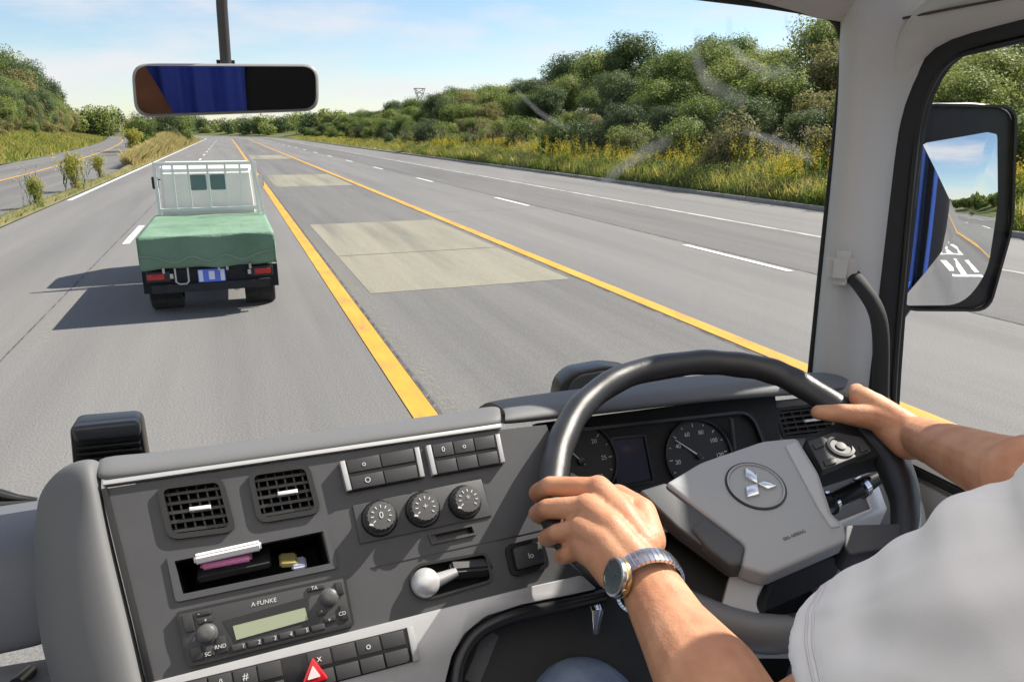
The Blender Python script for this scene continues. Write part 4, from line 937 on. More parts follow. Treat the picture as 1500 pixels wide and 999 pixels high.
prism('display_screen', KP, [(897, 645), (941, 640), (953, 702), (906, 711)], 0, .002, mat('lcd_dark', (.045, .045, .07), .12), DASH)
ring('cluster_bezel', KP, [(812, 632), (1096, 601), (1120, 660), (1112, 760), (900, 800), (812, 740)], .005, -.002, .012, bk, DASH, .03)
boxes('cluster_fin', [(KP.w(*KP.uv(1070, 640), .006), (.006, .01, .07), Matrix.Rotation(radians(-12), 3, 'Y'))], gD, DASH, .001)
# right side vent panel
RPn = Plane(V3(.85, .98, -.45), (-.28, -cos(radians(24)), sin(radians(24))))
svp = prism('side_vent_panel', RPn, [(1102, 590), (1300, 570), (1345, 700), (1370, 830), (1200, 880), (1150, 700)], -.02, 0, gM, DASH, r=.01, bev=.003)
vent3 = [(1133, 598), (1222, 588), (1250, 632), (1146, 644)]
cut(svp, [link('cut', bm2me(prism_bm(RPn, rounded([RPn.uv(*p) for p in vent3], .01), -.1, .05)))])
vent(RPn, [(1133, 598), (1222, 588), (1250, 632), (1146, 644)], 'air vent behind the right of the wheel', DASH)
bar_on('panel_joint', RPn, (1110, 588), (1146, 660), .003, -.001, .001, bk, DASH, 0)
prism('silver_side_trim', RPn, [(1236, 640), (1262, 640), (1300, 745), (1290, 768), (1180, 800), (1175, 785), (1275, 745)], 0, .006, mat('bright_silver'), DASH, bev=.002)
# dark cover under the dash, down to the floor
boxes('dash_lower', [(V3(.5, .98, -1.0), (1.3, .03, .9)), (V3(-.5, .93, -1.0), (.9, .03, .6))], bm_, DASH)

# ornaments on the dash top / outside by the glass
BX = thing('dash_box', tuple(PY(160, 690, 1.0)), 'black ribbed box standing on the dash top at the left', 'box')
BP = Plane(PY(160, 650, .98), (.05, -1, .12), right=(1, .0, .0))
prism('housing', BP, [(101, 622), (206, 613), (218, 690), (108, 700)], -.05, 0, bk, BX, r=.012, bev=.004)
prism('cap', BP, [(103, 626), (203, 616), (207, 640), (108, 650)], .0, .018, mat('cap_grey', (.03, .033, .038), .35), BX, r=.008, bev=.006, seg=4, hh=.018)
for i in range(4):
    y = 655 + i * 9; prism('rib', BP, [(112 + i, y), (204 + i * 2, y - 9), (205 + i * 2, y - 5), (113 + i, y + 4)], 0, .012, bk, BX, bev=.0015, hh=.01)
MX = thing('dash_monitor', tuple(PY(870, 585, 1.05)), 'black rounded monitor on the dash top behind the steering wheel', 'monitor')
MP = Plane(PY(880, 565, 1.05), (-.2, -1, .15))
prism('housing', MP, [(815, 592), (822, 560), (840, 544), (890, 535), (930, 540), (935, 592)], -.06, 0, bk, MX, r=.012, bev=.005)
prism('bezel', MP, [(828, 588), (836, 560), (850, 550), (888, 543), (920, 548), (925, 586)], 0, .006, mat('cap_grey'), MX, r=.01, bev=.002)
tube('bracket', [PY(925, 575, 1.05), PY(965, 562, 1.05), PY(985, 552, 1.05), PY(1010, 566, 1.05)], [.012, .010, .014, .010], bk, MX, 10)

# wiper outside the glass, bottom left
WI = thing('wiper', tuple(PY(30, 735, 1.25)), 'black windscreen wiper parked at the lower left of the glass', 'wiper')
tube('blade', [PY(-260, 742, 1.22), PY(0, 742, 1.22), PY(58, 738, 1.22)], [.006, .008, .006], rub, WI, 8)
tube('arm', [PY(-200, 700, 1.24), PY(0, 726, 1.24), PY(25, 731, 1.24), PY(54, 733, 1.24)], [.012, .011, .008, .005], bk, WI, 8)

# ------------------------------------------------------------------ steering wheel
WC = V3(.519, .661, -.3905)
WP = Plane(WC, (-.101, -.372, .923))
SW = thing('steering_wheel', tuple(WC), 'black truck steering wheel with grey airbag hub and emblem', 'steering wheel')
rim_px = [(811, 699), (824, 644), (856, 591), (918, 550), (1010, 532), (1070, 533), (1128, 543), (1176, 565), (1245, 612), (1301, 675), (1329, 750), (1318, 830), (1240, 905), (1144, 929), (1075, 920), (1006, 893), (925, 856), (868, 822), (830, 786), (811, 745)]
rim_c = spline([WP.p(x, y, 0) for x, y in rim_px], 6, True)
rimm = mat('leather_black', (.026, .026, .027), .33, bump=.25, bscale=900, spec=.6)
N_ = len(rim_c); rr = [.0175 + .0006 * sin(i * 2 * pi / 5) for i in range(N_)]
tube('rim', rim_c, rr, rimm, SW, 20, closed=True)
hub_m = mat('hub_grey', (.33, .34, .35), .5, bump=.12, bscale=2200, spec=.4)
wpr_core = [(985, 712), (1115, 652), (1160, 650), (1212, 752), (1228, 785), (1122, 832), (1080, 822), (1000, 768)]
hub_d = mat('hub_dark_grey', (.058, .060, .064), .5, bump=.12, bscale=2200)
def wpr(name, px, h0, h1, m, parent=SW, r=0., bev=0., seg=3): return prism(name, WP, px, h0, h1, m, parent, r=r, bev=bev, seg=seg)
hub_px = [(975, 707), (1027, 676), (1117, 645), (1168, 640), (1200, 692), (1220, 753), (1238, 767), (1241, 791), (1124, 841), (1086, 828), (1092, 797), (1040, 757)]
hub = wpr('airbag_cover', hub_px, .012, .032, hub_m, r=.006, bev=.007, seg=4)
wpr('cover_side_panel', [(937, 718), (975, 706), (1042, 756), (1093, 797), (1088, 829), (1072, 830), (1036, 803), (992, 771)], .010, .028, hub_d, r=.004, bev=.006, seg=4)
wpr('cover_ridge', [(1013, 772), (1032, 758), (1092, 800), (1086, 826), (1072, 828), (1036, 800)], .02, .033, hub_d, r=.004, bev=.004, seg=3)
bp = [(1150, 652), (1166, 646), (1196, 694), (1214, 752), (1232, 770), (1218, 772), (1198, 742)]
wpr('cover_bevel_edge', bp, .025, .0345, mat('hub_edge', (.42, .43, .44), .5, bump=.3, bscale=900), r=.003, bev=.002)
wpr('hub_core', wpr_core, -.03, .013, bm_, r=.005)
# emblem
eu, ev = WP.uv(1107, 711, .033)
em = lathe('emblem', WP, eu, ev, [(.0315, .030), (.0315, .0345), (.0295, .0352), (.0285, .0335), (.0285, .0330), (.001, .0332)], hub_m, SW, 48)
lathe('emblem_ring', WP, eu, ev, [(.0335, .0315), (.0335, .0338), (.0312, .0340), (.0312, .0300)], bk, em, 48)
def diam(ax_px, wd):
    A = Vector(WP.uv(1109, 710, .034)); B = Vector(WP.uv(*ax_px, .034)); M_ = (A + B) / 2; d = (B - A); n_ = Vector((-d.y, d.x)) * wd
    prism('emblem_diamond', WP, None, .033, .037, chr_, em, uvs=[tuple(A), tuple(M_ - n_), tuple(B), tuple(M_ + n_)], bev=.0012)
diam((1091, 686), .30); diam((1137, 713), .30); diam((1094, 730), .32)
u, v = WP.uv(1164, 783, .033); A_ = Vector(WP.uv(1147, 790, .033)); B_2 = Vector(WP.uv(1181, 776, .033)); ang = math.atan2((B_2 - A_).y, (B_2 - A_).x)
text('airbag_lettering', 'SRS AIRBAG', WP, u, v, .0055, mat('letter_grey', (.12, .12, .12), .6), hub, h=.0322, rot=ang)
lo_i = list(range(76, 96))
tube('rim_grey_cover', [rim_c[i] + WP.n * .0014 for i in lo_i], [.0155 + .0032 * min(1, k / 3, (len(lo_i) - 1 - k) / 3) for k in range(len(lo_i))], mat('rim_cover_grey', (.11, .113, .117), .4, bump=.1, bscale=2000), SW, 20)
wpr('boss_underside', [(985, 765), (1080, 815), (1232, 775), (1250, 800), (1130, 852), (1120, 905), (1062, 890), (1000, 873), (965, 830)], -.075, -.012, bm_, r=.008, bev=.006)
# lower spoke, grey, running into the bottom of the rim
wpr('lower_spoke', [(1072, 832), (1124, 846), (1112, 868), (1108, 885), (1116, 902), (1140, 910), (1230, 896), (1250, 905), (1200, 940), (1110, 940), (1050, 920), (990, 892), (1003, 876), (1056, 890)], -.02, .010, hub_m, r=.005, bev=.008, seg=4)
# right spoke, black control pad and lower branch
wpr('right_spoke', [(1180, 640), (1265, 600), (1310, 665), (1285, 668), (1200, 694)], -.02, .010, bm_, r=.004, bev=.004)
pad = wpr('control_pad', [(1183, 646), (1222, 632), (1262, 640), (1278, 660), (1205, 689)], .008, .018, btn, r=.003, bev=.003)
cu_, cv_ = WP.uv(1231, 655, .018); lathe('control_ring', WP, cu_, cv_, [(.0165, .0185), (.0165, .0205), (.013, .0212), (.012, .0195), (.006, .0195), (.006, .0212), (.003, .0215)], btn, pad, 32)
for q in ([(1190, 650), (1203, 645), (1208, 652), (1195, 657)], [(1206, 674), (1222, 669), (1226, 677), (1210, 682)], [(1258, 652), (1270, 650), (1272, 658), (1262, 662)]):
    prism('control_button', WP, q, .0175, .0205, btn, pad, r=.001, bev=.001)
wpr('right_lower_spoke', [(1238, 768), (1322, 766), (1330, 790), (1312, 800), (1246, 812), (1236, 800)], -.02, .012, hub_d, r=.004, bev=.005)
wpr('left_spoke', [(835, 690), (880, 715), (945, 722), (995, 770), (975, 782), (900, 770), (820, 760)], -.022, .004, bm_, r=.004, bev=.004)
prism('spoke_trim', WP, [(946, 742), (988, 768), (984, 776), (962, 779), (958, 770)], .003, .007, mat('bright_silver'), SW, bev=.001)
prism('spoke_inlay', WP, [(950, 744), (980, 766), (962, 770)], .0065, .009, bk, SW, bev=.0005)
# column and stalks
COLN = thing('steering_column', tuple(WC - WP.n * .15), 'black steering column shroud with silver tipped stalk behind the wheel', 'steering column')
ax = -WP.n
vs, fs = tube_geo([WC + ax * .05, WC + ax * .12, WC + ax * .3 + Vector((0, .05, -.05)), WC + ax * .55 + Vector((0, .1, -.1))], [.05, .065, .07, .09], 20)
auto_smooth(link('shroud', mesh('s', vs, fs), bm_, COLN))
tube('stalk', [WC + ax * .06, WP.p(1218, 735, -.06), WP.p(1262, 712, -.055), WP.p(1285, 700, -.05)], [.012, .013, .012, .009], bk, COLN, 12)
tube('stalk_ring', [WP.p(1258, 716, -.055), WP.p(1264, 712, -.055)], [.014, .014], chr_, COLN, 14)
tube('stalk_ring', [WP.p(1214, 738, -.06), WP.p(1218, 735, -.06)], [.015, .015], chr_, COLN, 14)
kx = PY(866, 872, .70)
boxes('ignition_housing', [(kx + Vector((.02, .03, .01)), (.07, .05, .09))], bk, COLN, .012)
KY = thing('ignition_key', tuple(kx), 'silver key hanging from the ignition below the left hand', 'key')
tube('key_bow', [kx + Vector((0, .0, .0)), kx + Vector((-.004, -.025, -.004)), kx + Vector((-.008, -.03, -.03))], [.008, .009, .004], chr_, KY, 12)

# ------------------------------------------------------------------ cab shell
def px_poly(name, pts3, nrm, th, m, par, bev=0.):
    bm = bmesh.new(); n = Vector(nrm).normalized(); lo = [bm.verts.new(p) for p in pts3]; hi = [bm.verts.new(p + n * th) for p in pts3]
    bm.faces.new(lo[::-1]); top = bm.faces.new(hi); k = len(pts3)
    for i in range(k): bm.faces.new((lo[i], lo[(i + 1) % k], hi[(i + 1) % k], hi[i]))
    bmesh.ops.recalc_face_normals(bm, faces=bm.faces[:])
    if bev: bmesh.ops.bevel(bm, geom=list(top.edges), offset=bev, segments=3, affect='EDGES', clamp_overlap=True)
    return auto_smooth(link(name, bm2me(bm), m, par))
# A pillar: lofted from windscreen edge to the door seal, in horizontal slices
def pil_row(l, m1, m2, r):
    a = PY(*l, 1.06); b = PY(*m1, 1.02); c = PX(*m2, 1.06); d = PX(*r, 1.10)
    return [PY(l[0] + 1, l[1], 1.11), a, b, c, d, d + Vector((.05, .02, 0))]
rows = [pil_row((1240, -60), (1262, -60), (1330, -60), (1400, -60)), pil_row((1238, 30), (1258, 30), (1320, 35), (1375, 52)), pil_row((1238, 70), (1256, 80), (1305, 90), (1338, 103)), pil_row((1236, 140), (1252, 150), (1290, 160), (1308, 168)), pil_row((1226, 250), (1244, 260), (1280, 260), (1297, 260)), pil_row((1210, 400), (1228, 400), (1264, 400), (1282, 400)), pil_row((1196, 540), (1214, 540), (1250, 540), (1267, 545)), pil_row((1184, 680), (1200, 680), (1234, 680), (1253, 680)), pil_row((1170, 850), (1186, 850), (1220, 850), (1240, 850))]
sheet('windscreen_pillar', rows, gL, CAB, .012, 2)
# black seal along the windscreen edge and header
seal = [PY(1170, 700, 1.075), PY(1187, 545, 1.075), PY(1204, 380, 1.075), PY(1221, 220, 1.075), PY(1233, 90, 1.075), PY(1231, 48, 1.075), PY(1214, 26, 1.075), PY(1160, 14, 1.075), PY(1050, -1, 1.075), PY(800, -28, 1.075), PY(300, -60, 1.075), PY(-300, -70, 1.075)]
tube('windscreen_seal', spline(seal, 5), .0055, rub, CAB, 8)
# header and headlining (roof front, visible top right) then an added glass roof behind, for sunlight
rows = []
for x in (-1.2, -.6, -.1, .3, .6, .8, .92, 1.0, 1.08, 1.16):
    d = ray(750 + (x - .2) * 900, 0)
    zf = .247 - .03 * max(0, (x - .1)) - .10 * max(0, x - .62)
    rows.append([V3(x, 1.12, zf + .05), V3(x, 1.10, zf + .012), V3(x, 1.075, zf), V3(x, 1.045, zf + .01), V3(x, 1.02, zf + .05)])
sheet('headlining', rows, gR, CAB, .012, 2)
# door frame band above the side window, and headlining piece beside it
fr_in = [(1252, 700), (1268, 545), (1283, 400), (1298, 250), (1309, 165), (1336, 105), (1366, 66), (1420, 46), (1500, 26), (1700, -25), (2100, -110)]
fr_out = [(1298, 700), (1304, 545), (1316, 400), (1330, 250), (1342, 165), (1364, 110), (1392, 80), (1440, 66), (1500, 52), (1700, 5), (2100, -70)]
n_ = len(fr_in)
rows = []
for i in range(n_):
    a = PX(*fr_in[i], 1.10); c = PX(*fr_out[i], 1.13); m_ = (a + c) / 2 + Vector((-.012, 0, 0)); rows.append([a + Vector((.03, 0, 0)), a, a * .7 + m_ * .3, m_, c, c + Vector((.03, 0, 0))])
sheet('door_seal', rows, rub, CAB, .004, 1)
# inner door seal second line
tube('door_glass_channel', spline([PX(x + 6, y + 4, 1.14) for x, y in fr_out], 5), .006, bk, CAB, 8)
# light band between headlining and door seal
rows = []
for i in range(3, n_):
    x, y = fr_in[i]; dx, dy = (0, -34) if i > 6 else (-14 * (7 - i) / 2, -10 - 8 * (i - 3))
    a = PX(x - 0, y + 1, 1.105); b = PX(x + dx * .5, y + dy * .5, 1.08); c = PX(x + dx, y + dy, 1.06); rows.append([a, b, c, c + Vector((-.01, 0, .04))])
sheet('door_frame_trim', rows, gL, CAB, .006, 1)
tube('headlining_joint', spline([PX(1300, 32, 1.05), PX(1400, 12, 1.05), PX(1500, -8, 1.05), PX(1700, -60, 1.05)], 4), .0022, mat('joint_brown', (.06, .045, .04), .8), CAB, 6)
# door below the window (outer skin blue, inner trim grey) and the belt line
blue = mat('cab_blue', (.06, .15, .55), .25, coat=.6, spec=.5); blueL = mat('cab_pale_blue', (.25, .42, .68), .3, coat=.4)
DR = boxes('driver_door', [(V3(1.16, .25, -1.02), (.06, 1.4, .82))], gL, CAB, .012)
boxes('door_skin', [(V3(1.215, .2, -1.0), (.04, 1.6, .86)), (V3(1.215, -.72, -.35), (.04, .84, 2.1))], blue, DR, .01)
boxes('belt_seal', [(V3(1.14, .3, -.602), (.03, 1.3, .02))], rub, DR, .004)
boxes('armrest', [(V3(1.09, .15, -.75), (.09, .5, .06))], bm_, DR, .012)
tube('door_pull', [V3(1.12, .78, -.62), V3(1.07, .76, -.64), V3(1.05, .60, -.655), V3(1.11, .5, -.66)], .012, bk, DR, 10)
# grab handle on the pillar
GH = [PX(1243, 398, 1.03), PX(1262, 420, 1.005), PX(1282, 452, 1.0), PX(1290, 490, 1.0), PX(1290, 560, 1.0), PX(1288, 640, 1.0)]
gh = tube('grab_handle', spline(GH, 6), .0135, rub, CAB, 14)
bs = PX(1234, 392, 1.0)
boxes('handle_mount', [(bs, (.04, .05, .06), Matrix.Rotation(radians(35), 3, 'Z'))], gL, gh, .014, 4)
# glass
def pane(name, pts, m, par): return link(name, mesh(name, pts, [tuple(range(len(pts)))]), m, par)
gl = glass_mat('window_glass')
ws = pane('windscreen', [V3(-1.18, 1.16, -.62), V3(1.03, 1.16, -.62), V3(1.0, 1.105, .24), V3(-1.18, 1.105, .24)], gl, CAB)
sg = pane('side_glass', [V3(1.145, 1.1, -.62), V3(1.145, -.35, -.62), V3(1.145, -.35, .26), V3(1.145, 1.1, .26)], gl, CAB)
# ghost reflections on the windscreen, painted as pale translucent arcs
sm = bpy.data.materials.new('reflection_film'); sm.use_nodes = True; t_ = sm.node_tree; b_ = t_.nodes['Principled BSDF']; b_.inputs['Base Color'].default_value = (.8, .8, .78, 1); b_.inputs['Roughness'].default_value = 1
tcn = t_.nodes.new('ShaderNodeTexCoord'); n1 = t_.nodes.new('ShaderNodeTexNoise'); n1.inputs['Scale'].default_value = 7; n1.inputs['Detail'].default_value = 6; rp_ = t_.nodes.new('ShaderNodeValToRGB'); rp_.color_ramp.elements[0].position = .3; rp_.color_ramp.elements[1].position = .7; rp_.color_ramp.elements[1].color = (.34, .34, .34, 1); rp_.color_ramp.elements[0].color = (.14, .14, .14, 1)
trn = t_.nodes.new('ShaderNodeBsdfTransparent'); tls = t_.nodes.new('ShaderNodeBsdfTranslucent'); tls.inputs[0].default_value = (.8, .8, .78, 1); ad = t_.nodes.new('ShaderNodeMixShader'); ad.inputs[0].default_value = .6; msn = t_.nodes.new('ShaderNodeMixShader')
at = t_.nodes.new('ShaderNodeAttribute'); at.attribute_name = 'edge'; mm = t_.nodes.new('ShaderNodeMath'); mm.operation = 'MULTIPLY'
t_.links.new(tcn.outputs['Object'], n1.inputs['Vector']); t_.links.new(n1.outputs[0], rp_.inputs[0]); t_.links.new(rp_.outputs[0], mm.inputs[0]); t_.links.new(at.outputs['Fac'], mm.inputs[1]); t_.links.new(mm.outputs[0], msn.inputs[0])
t_.links.new(b_.outputs[0], ad.inputs[1]); t_.links.new(tls.outputs[0], ad.inputs[2]); t_.links.new(trn.outputs[0], msn.inputs[1]); t_.links.new(ad.outputs[0], msn.inputs[2]); t_.links.new(msn.outputs[0], t_.nodes['Material Output'].inputs[0])
WSP = Plane(V3(0, 1.10 + .0, .24), (0, -1, -.0637))
def reflection_arc(pts, wd):
    c = spline([Vector((*WSP.uv(*p), 0)) for p in pts], 8); vs, fs, ed = [], [], []; K = 6; n = len(c)
    for i, p in enumerate(c):
        d = (c[min(i + 1, n - 1)] - c[max(i - 1, 0)]).normalized(); nn = Vector((-d.y, d.x, 0)); f_ = sin(pi * i / (n - 1)) ** .6 if n > 1 else 1
        for k in range(K + 1):
            s_ = -1 + 2 * k / K; q = p + nn * wd * s_ * (.5 + .5 * i / n); vs.append(WSP.w(q.x, q.y, .0015)); ed.append(f_ * (1 - s_ * s_))
    for i in range(n - 1):
        for k in range(K): a = i * (K + 1) + k; fs.append((a, a + 1, a + K + 2, a + K + 1))
    me = mesh('reflection_arc', vs, fs); at_ = me.attributes.new('edge', 'FLOAT', 'POINT'); at_.data.foreach_set('value', ed)
    return link('painted_reflection', me, sm, ws)
reflection_arc([(855, 310), (885, 268), (925, 235), (985, 202)], .016)
reflection_arc([(1022, 40), (1020, 85), (1042, 125), (1095, 150)], .019); reflection_arc([(1066, 22), (1074, 70), (1110, 100), (1165, 110)], .015); reflection_arc([(1090, 40), (1100, 62), (1130, 80)], .008)
reflection_arc([(750, 125), (790, 165), (835, 190)], .007); reflection_arc([(1085, 192), (1130, 205), (1195, 238)], .012); reflection_arc([(1105, 120), (1140, 106), (1168, 94)], .006); reflection_arc([(1150, 20), (1155, 45), (1185, 62)], .007)
# far side, rear wall, floor, seats : what the mirrors and the light need
boxes('passenger_door', [(V3(-1.2, .35, -1.0), (.06, 1.5, .86)), (V3(-1.2, 1.1, -.1), (.07, .07, 1.0)), (V3(-1.2, -.4, -.1), (.07, .2, 1.0))], gL, CAB, .01)
boxes('floor_mat', [(V3(0, .2, -1.45), (2.4, 1.9, .04))], bm_, CAB)
boxes('rear_wall', [(V3(0, -.98, -.5), (2.4, .05, 2.0))], gL, CAB)
boxes('roof_side', [(V3(1.17, .1, .31), (.06, 2.0, .05)), (V3(-1.17, .1, .31), (.12, 2.0, .05)), (V3(0, -.85, .33), (2.3, .25, .05))], gR, CAB, .01)
blm = mat('diffuser_white', (.8, .79, .76), .9)
tb2 = blm.node_tree; tl2 = tb2.nodes.new('ShaderNodeBsdfTranslucent'); tl2.inputs[0].default_value = (.82, .81, .78, 1); ms2 = tb2.nodes.new('ShaderNodeMixShader'); ms2.inputs[0].default_value = .75
tb2.links.new(tb2.nodes['Principled BSDF'].outputs[0], ms2.inputs[1]); tb2.links.new(tl2.outputs[0], ms2.inputs[2]); tb2.links.new(ms2.outputs[0], tb2.nodes['Material Output'].inputs[0])
pane('added_diffuser', [V3(-1.15, -.8, .34), V3(1.14, -.8, .34), V3(1.14, .56, .34), V3(-1.15, .56, .34)], blm, CAB)  # unseen translucent sheet added to soften and spread the sun in the cab
pane('added_roof_glass', [V3(-1.15, -.8, .36), V3(1.12, -.8, .36), V3(1.12, 1.05, .36), V3(-1.15, 1.05, .36)], gl, CAB)  # unseen glass roof added so that sun and sky reach the dash
# curtain (blue) hung across the back, seen in the rear view mirror
vs, fs = [], []; NU = 90
for i in range(NU + 1):
    x = -.75 + .80 * i / NU; y = -.80 + .018 * sin(i * .55) + .01 * sin(i * 1.3)
    vs += [V3(x, y, .27), V3(x, y + .01 * sin(i * .4), -1.1)]
fs = [(2 * i, 2 * i + 1, 2 * i + 3, 2 * i + 2) for i in range(NU)]
cuo = link('curtain', mesh('c', vs, fs), mat('curtain_blue', (.07, .12, .62), .8, var=.08, vscale=3), smooth=True); tag(cuo, 'blue curtain across the back of the cab, seen in the rear view mirror', 'curtain')
bm = bmesh.new(); bmesh.ops.create_uvsphere(bm, u_segments=32, v_segments=20, radius=1); bmesh.ops.transform(bm, matrix=Matrix.Translation(V3(.70, -.80, -.2)) @ Matrix.Diagonal((.74, .05, .85, 1)), verts=bm.verts[:]); link('bunk_cushion', bm2me(bm), bm_, CAB, smooth=True)
bm = bmesh.new(); bmesh.ops.create_uvsphere(bm, u_segments=24, v_segments=16, radius=1); bmesh.ops.transform(bm, matrix=Matrix.Translation(V3(-.315, -.70, -.05)) @ Matrix.Rotation(radians(-24), 4, 'Y') @ Matrix.Diagonal((.11, .05, .42, 1)), verts=bm.verts[:]); jk = link('brown_mirror_shape', bm2me(bm), mat('mirror_shape_brown', (.22, .085, .04), .7, bump=.6, bscale=40, var=.3, vscale=9), smooth=True); tag(jk, 'brown ellipsoid added at the left of the blue curtain for the rear view mirror reflection', 'brown_mirror_shape')  # brown shape added to stand for the skin toned reflection in the mirror
SEAT = thing('driver_seat', V3(.56, .0, -1.4), 'black driver seat behind the man at the wheel', 'seat')
boxes('seat_cushion', [(V3(.56, .22, -.93), (.5, .52, .14))], bm_, SEAT, .05, 4); boxes('backrest', [(V3(.56, -.16, -.5), (.5, .13, .85), Matrix.Rotation(radians(-10), 3, 'X'))], bm_, SEAT, .05, 4)
boxes('headrest', [(V3(.56, -.26, .06), (.28, .09, .18))], bm_, SEAT, .04, 4); boxes('seat_base', [(V3(.56, .2, -1.2), (.4, .4, .42))], bk, SEAT, .03)
# cargo body behind (blue, seen in the wing mirror)
CB = thing('cargo_body', (0, -4.5, .9), 'blue cargo body of our own truck, seen along its side in the wing mirror', 'cargo body')
boxes('box', [((0, -4.8, 2.2), (2.44, 7.0, 2.5))], blue, CB, .02); boxes('corner_post', [((1.225, -1.3 - 1.74 * k, 2.2), (.02, .07, 2.44)) for k in range(5)], blueL, CB, .006)
boxes('side_guard', [((1.15, -4.8, .75), (.05, 5.5, .3))], mat('guard_grey', (.4, .42, .45), .4, metal=.4), CB, .01); boxes('lower_rail', [((1.2, -4.8, .98), (.06, 6.9, .1))], wpaint, CB, .01)
for y_ in (-6.2, -7.4): wheel_o = None
def bigwheel(x, y):
    wp_ = Plane((x, y, .5), (1 if x > 0 else -1, 0, 0), right=(0, 1, 0)); lathe('wheel', wp_, 0, 0, [(.3, -.28), (.5, -.26), (.5, 0), (.46, .02), (.28, .01), (.26, -.06), (.1, -.03)], rub, CB, 30)
for x_ in (-1.2, 1.2):
    for y_ in (-6.0, -7.2): bigwheel(x_, y_)

# ------------------------------------------------------------------ mirrors
silv = mat('mirror_silver', (.86, .88, .88), 0.0, metal=1.)
RM = thing('rear_view_mirror', tuple(PY(330, 130, .85)), 'wide interior rear view mirror on a dark stem below the windscreen header', 'mirror')
RP2 = Plane(PY(330, 131, .85), (-.02, -1, -.03), right=(1, .0, .0))
mo = [(193, 100), (205, 95), (330, 92), (455, 93), (467, 102), (467, 150), (455, 162), (330, 170), (215, 171), (197, 160)]
mo = [(191, 93), (467, 94), (468, 163), (197, 173)]
prism('housing', RP2, mo, -.022, .002, mat('mirror_case', (.32, .32, .32), .4), RM, r=.016, bev=.004, seg=3, cseg=6)
prism('mirror_glass', RP2, [(196, 97), (462, 98), (463, 159), (202, 168)], .0015, .0035, mat('mirror_dim', (.34, .35, .37), .0, metal=1.), RM, r=.014, cseg=8)
a = PY(322, -90, .86); b = PY(325, 10, .86); c = PY(331, 95, .862)
tube('stem', [a, b, c], [.0055, .0055, .0055], mat('stem_grey', (.05, .048, .05), .4), RM, 12)
boxes('mount', [(c + Vector((0, .012, -.01)), (.03, .02, .03))], bk, RM, .006)

SM = thing('wing_mirror', tuple(PX(1415, 310, 1.35)), 'tall black wing mirror outside the driver side window reflecting the road behind', 'mirror')
d_m = ray(1400, 300).normalized(); r_m = Vector((.175, -1, -.045)).normalized(); n_m = (r_m - d_m).normalized()
MPn = Plane(PX(1400, 305, 1.32), n_m)
# the mirror is a tall rounded slab; outline traced on its own plane
mo = [(1343, 152), (1482, 154), (1476, 350), (1452, 440), (1426, 455), (1313, 452), (1316, 436)]
mo = [(1342, 151), (1430, 150), (1484, 158), (1488, 205), (1480, 340), (1468, 410), (1446, 449), (1418, 456), (1322, 454), (1314, 436), (1336, 250)]
prism('housing', MPn, mo, -.07, .004, mat('mirror_black', (.02, .02, .021), .4, spec=.4), SM, r=[.012, .02, .04, .04, .05, .05, .04, .03, .02, .03, .03], bev=.008, seg=4, cseg=8)
ring('housing_lip', MPn, [(1342, 152), (1485, 155), (1480, 330), (1445, 455), (1316, 454)], .005, .003, .012, bk, SM, .032)
# convex glass
gx = [(1352, 186), (1464, 190), (1462, 240), (1452, 400), (1432, 440), (1322, 448), (1320, 432)]
guv = rounded([MPn.uv(*p, .006) for p in [(1344, 187), (1462, 190), (1458, 300), (1444, 400), (1410, 447), (1322, 448)]], [.008, .018, .03, .035, .035, .014], 8)
cu = sum(p[0] for p in guv) / len(guv); cv = sum(p[1] for p in guv) / len(guv); Rc = 1.5
vs, fs = [], []; NR = 14; n = len(guv)
for k in range(NR + 1):
    for (u, v) in guv:
        uu = cu + (u - cu) * k / NR; vv = cv + (v - cv) * k / NR; dd = (uu - cu) ** 2 + (vv - cv) ** 2
        vs.append(MPn.w(uu, vv, .0145 - dd / (2 * Rc)))
for k in range(NR):
    for i in range(n): j = (i + 1) % n; fs.append((k * n + i, k * n + j, (k + 1) * n + j, (k + 1) * n + i))
link('mirror_glass', mesh('mg', vs, fs), silv, SM, smooth=True)
pb = MPn.p(1340, 300, -.05)
tube('mirror_arm', [MPn.p(1346, 175, -.04), MPn.p(1340, 90, -.05), V3(1.17, 1.14, .34)], .016, bk, SM, 10); tube('mirror_arm', [MPn.p(1330, 440, -.04), V3(1.19, 1.16, -.55)], .016, bk, SM, 10)

# ------------------------------------------------------------------ the driver
skin = bpy.data.materials.new('skin'); skin.use_nodes = True; t_ = skin.node_tree; b_ = t_.nodes['Principled BSDF']
b_.inputs['Roughness'].default_value = .48; b_.inputs['Specular IOR Level'].default_value = .4; b_.inputs['Subsurface Weight'].default_value = .15; b_.inputs['Subsurface Radius'].default_value = (.009, .004, .002); b_.inputs['Subsurface Scale'].default_value = 1
tcn = t_.nodes.new('ShaderNodeTexCoord'); n1 = t_.nodes.new('ShaderNodeTexNoise'); n1.inputs['Scale'].default_value = 28; n1.inputs['Detail'].default_value = 6
r1 = t_.nodes.new('ShaderNodeValToRGB'); r1.color_ramp.elements[0].position = .3; r1.color_ramp.elements[0].color = (.45, .20, .11, 1); r1.color_ramp.elements[1].position = .72; r1.color_ramp.elements[1].color = (.60, .315, .185, 1)
n2 = t_.nodes.new('ShaderNodeTexNoise'); n2.inputs['Scale'].default_value = 420; n2.inputs['Detail'].default_value = 4; n3 = t_.nodes.new('ShaderNodeTexNoise'); n3.inputs['Scale'].default_value = 60; n3.inputs['Detail'].default_value = 3
ad_ = t_.nodes.new('ShaderNodeMath'); ad_.operation = 'MULTIPLY_ADD'; ad_.inputs[1].default_value = 2.5; bp_ = t_.nodes.new('ShaderNodeBump'); bp_.inputs['Strength'].default_value = .35; bp_.inputs['Distance'].default_value = .0012
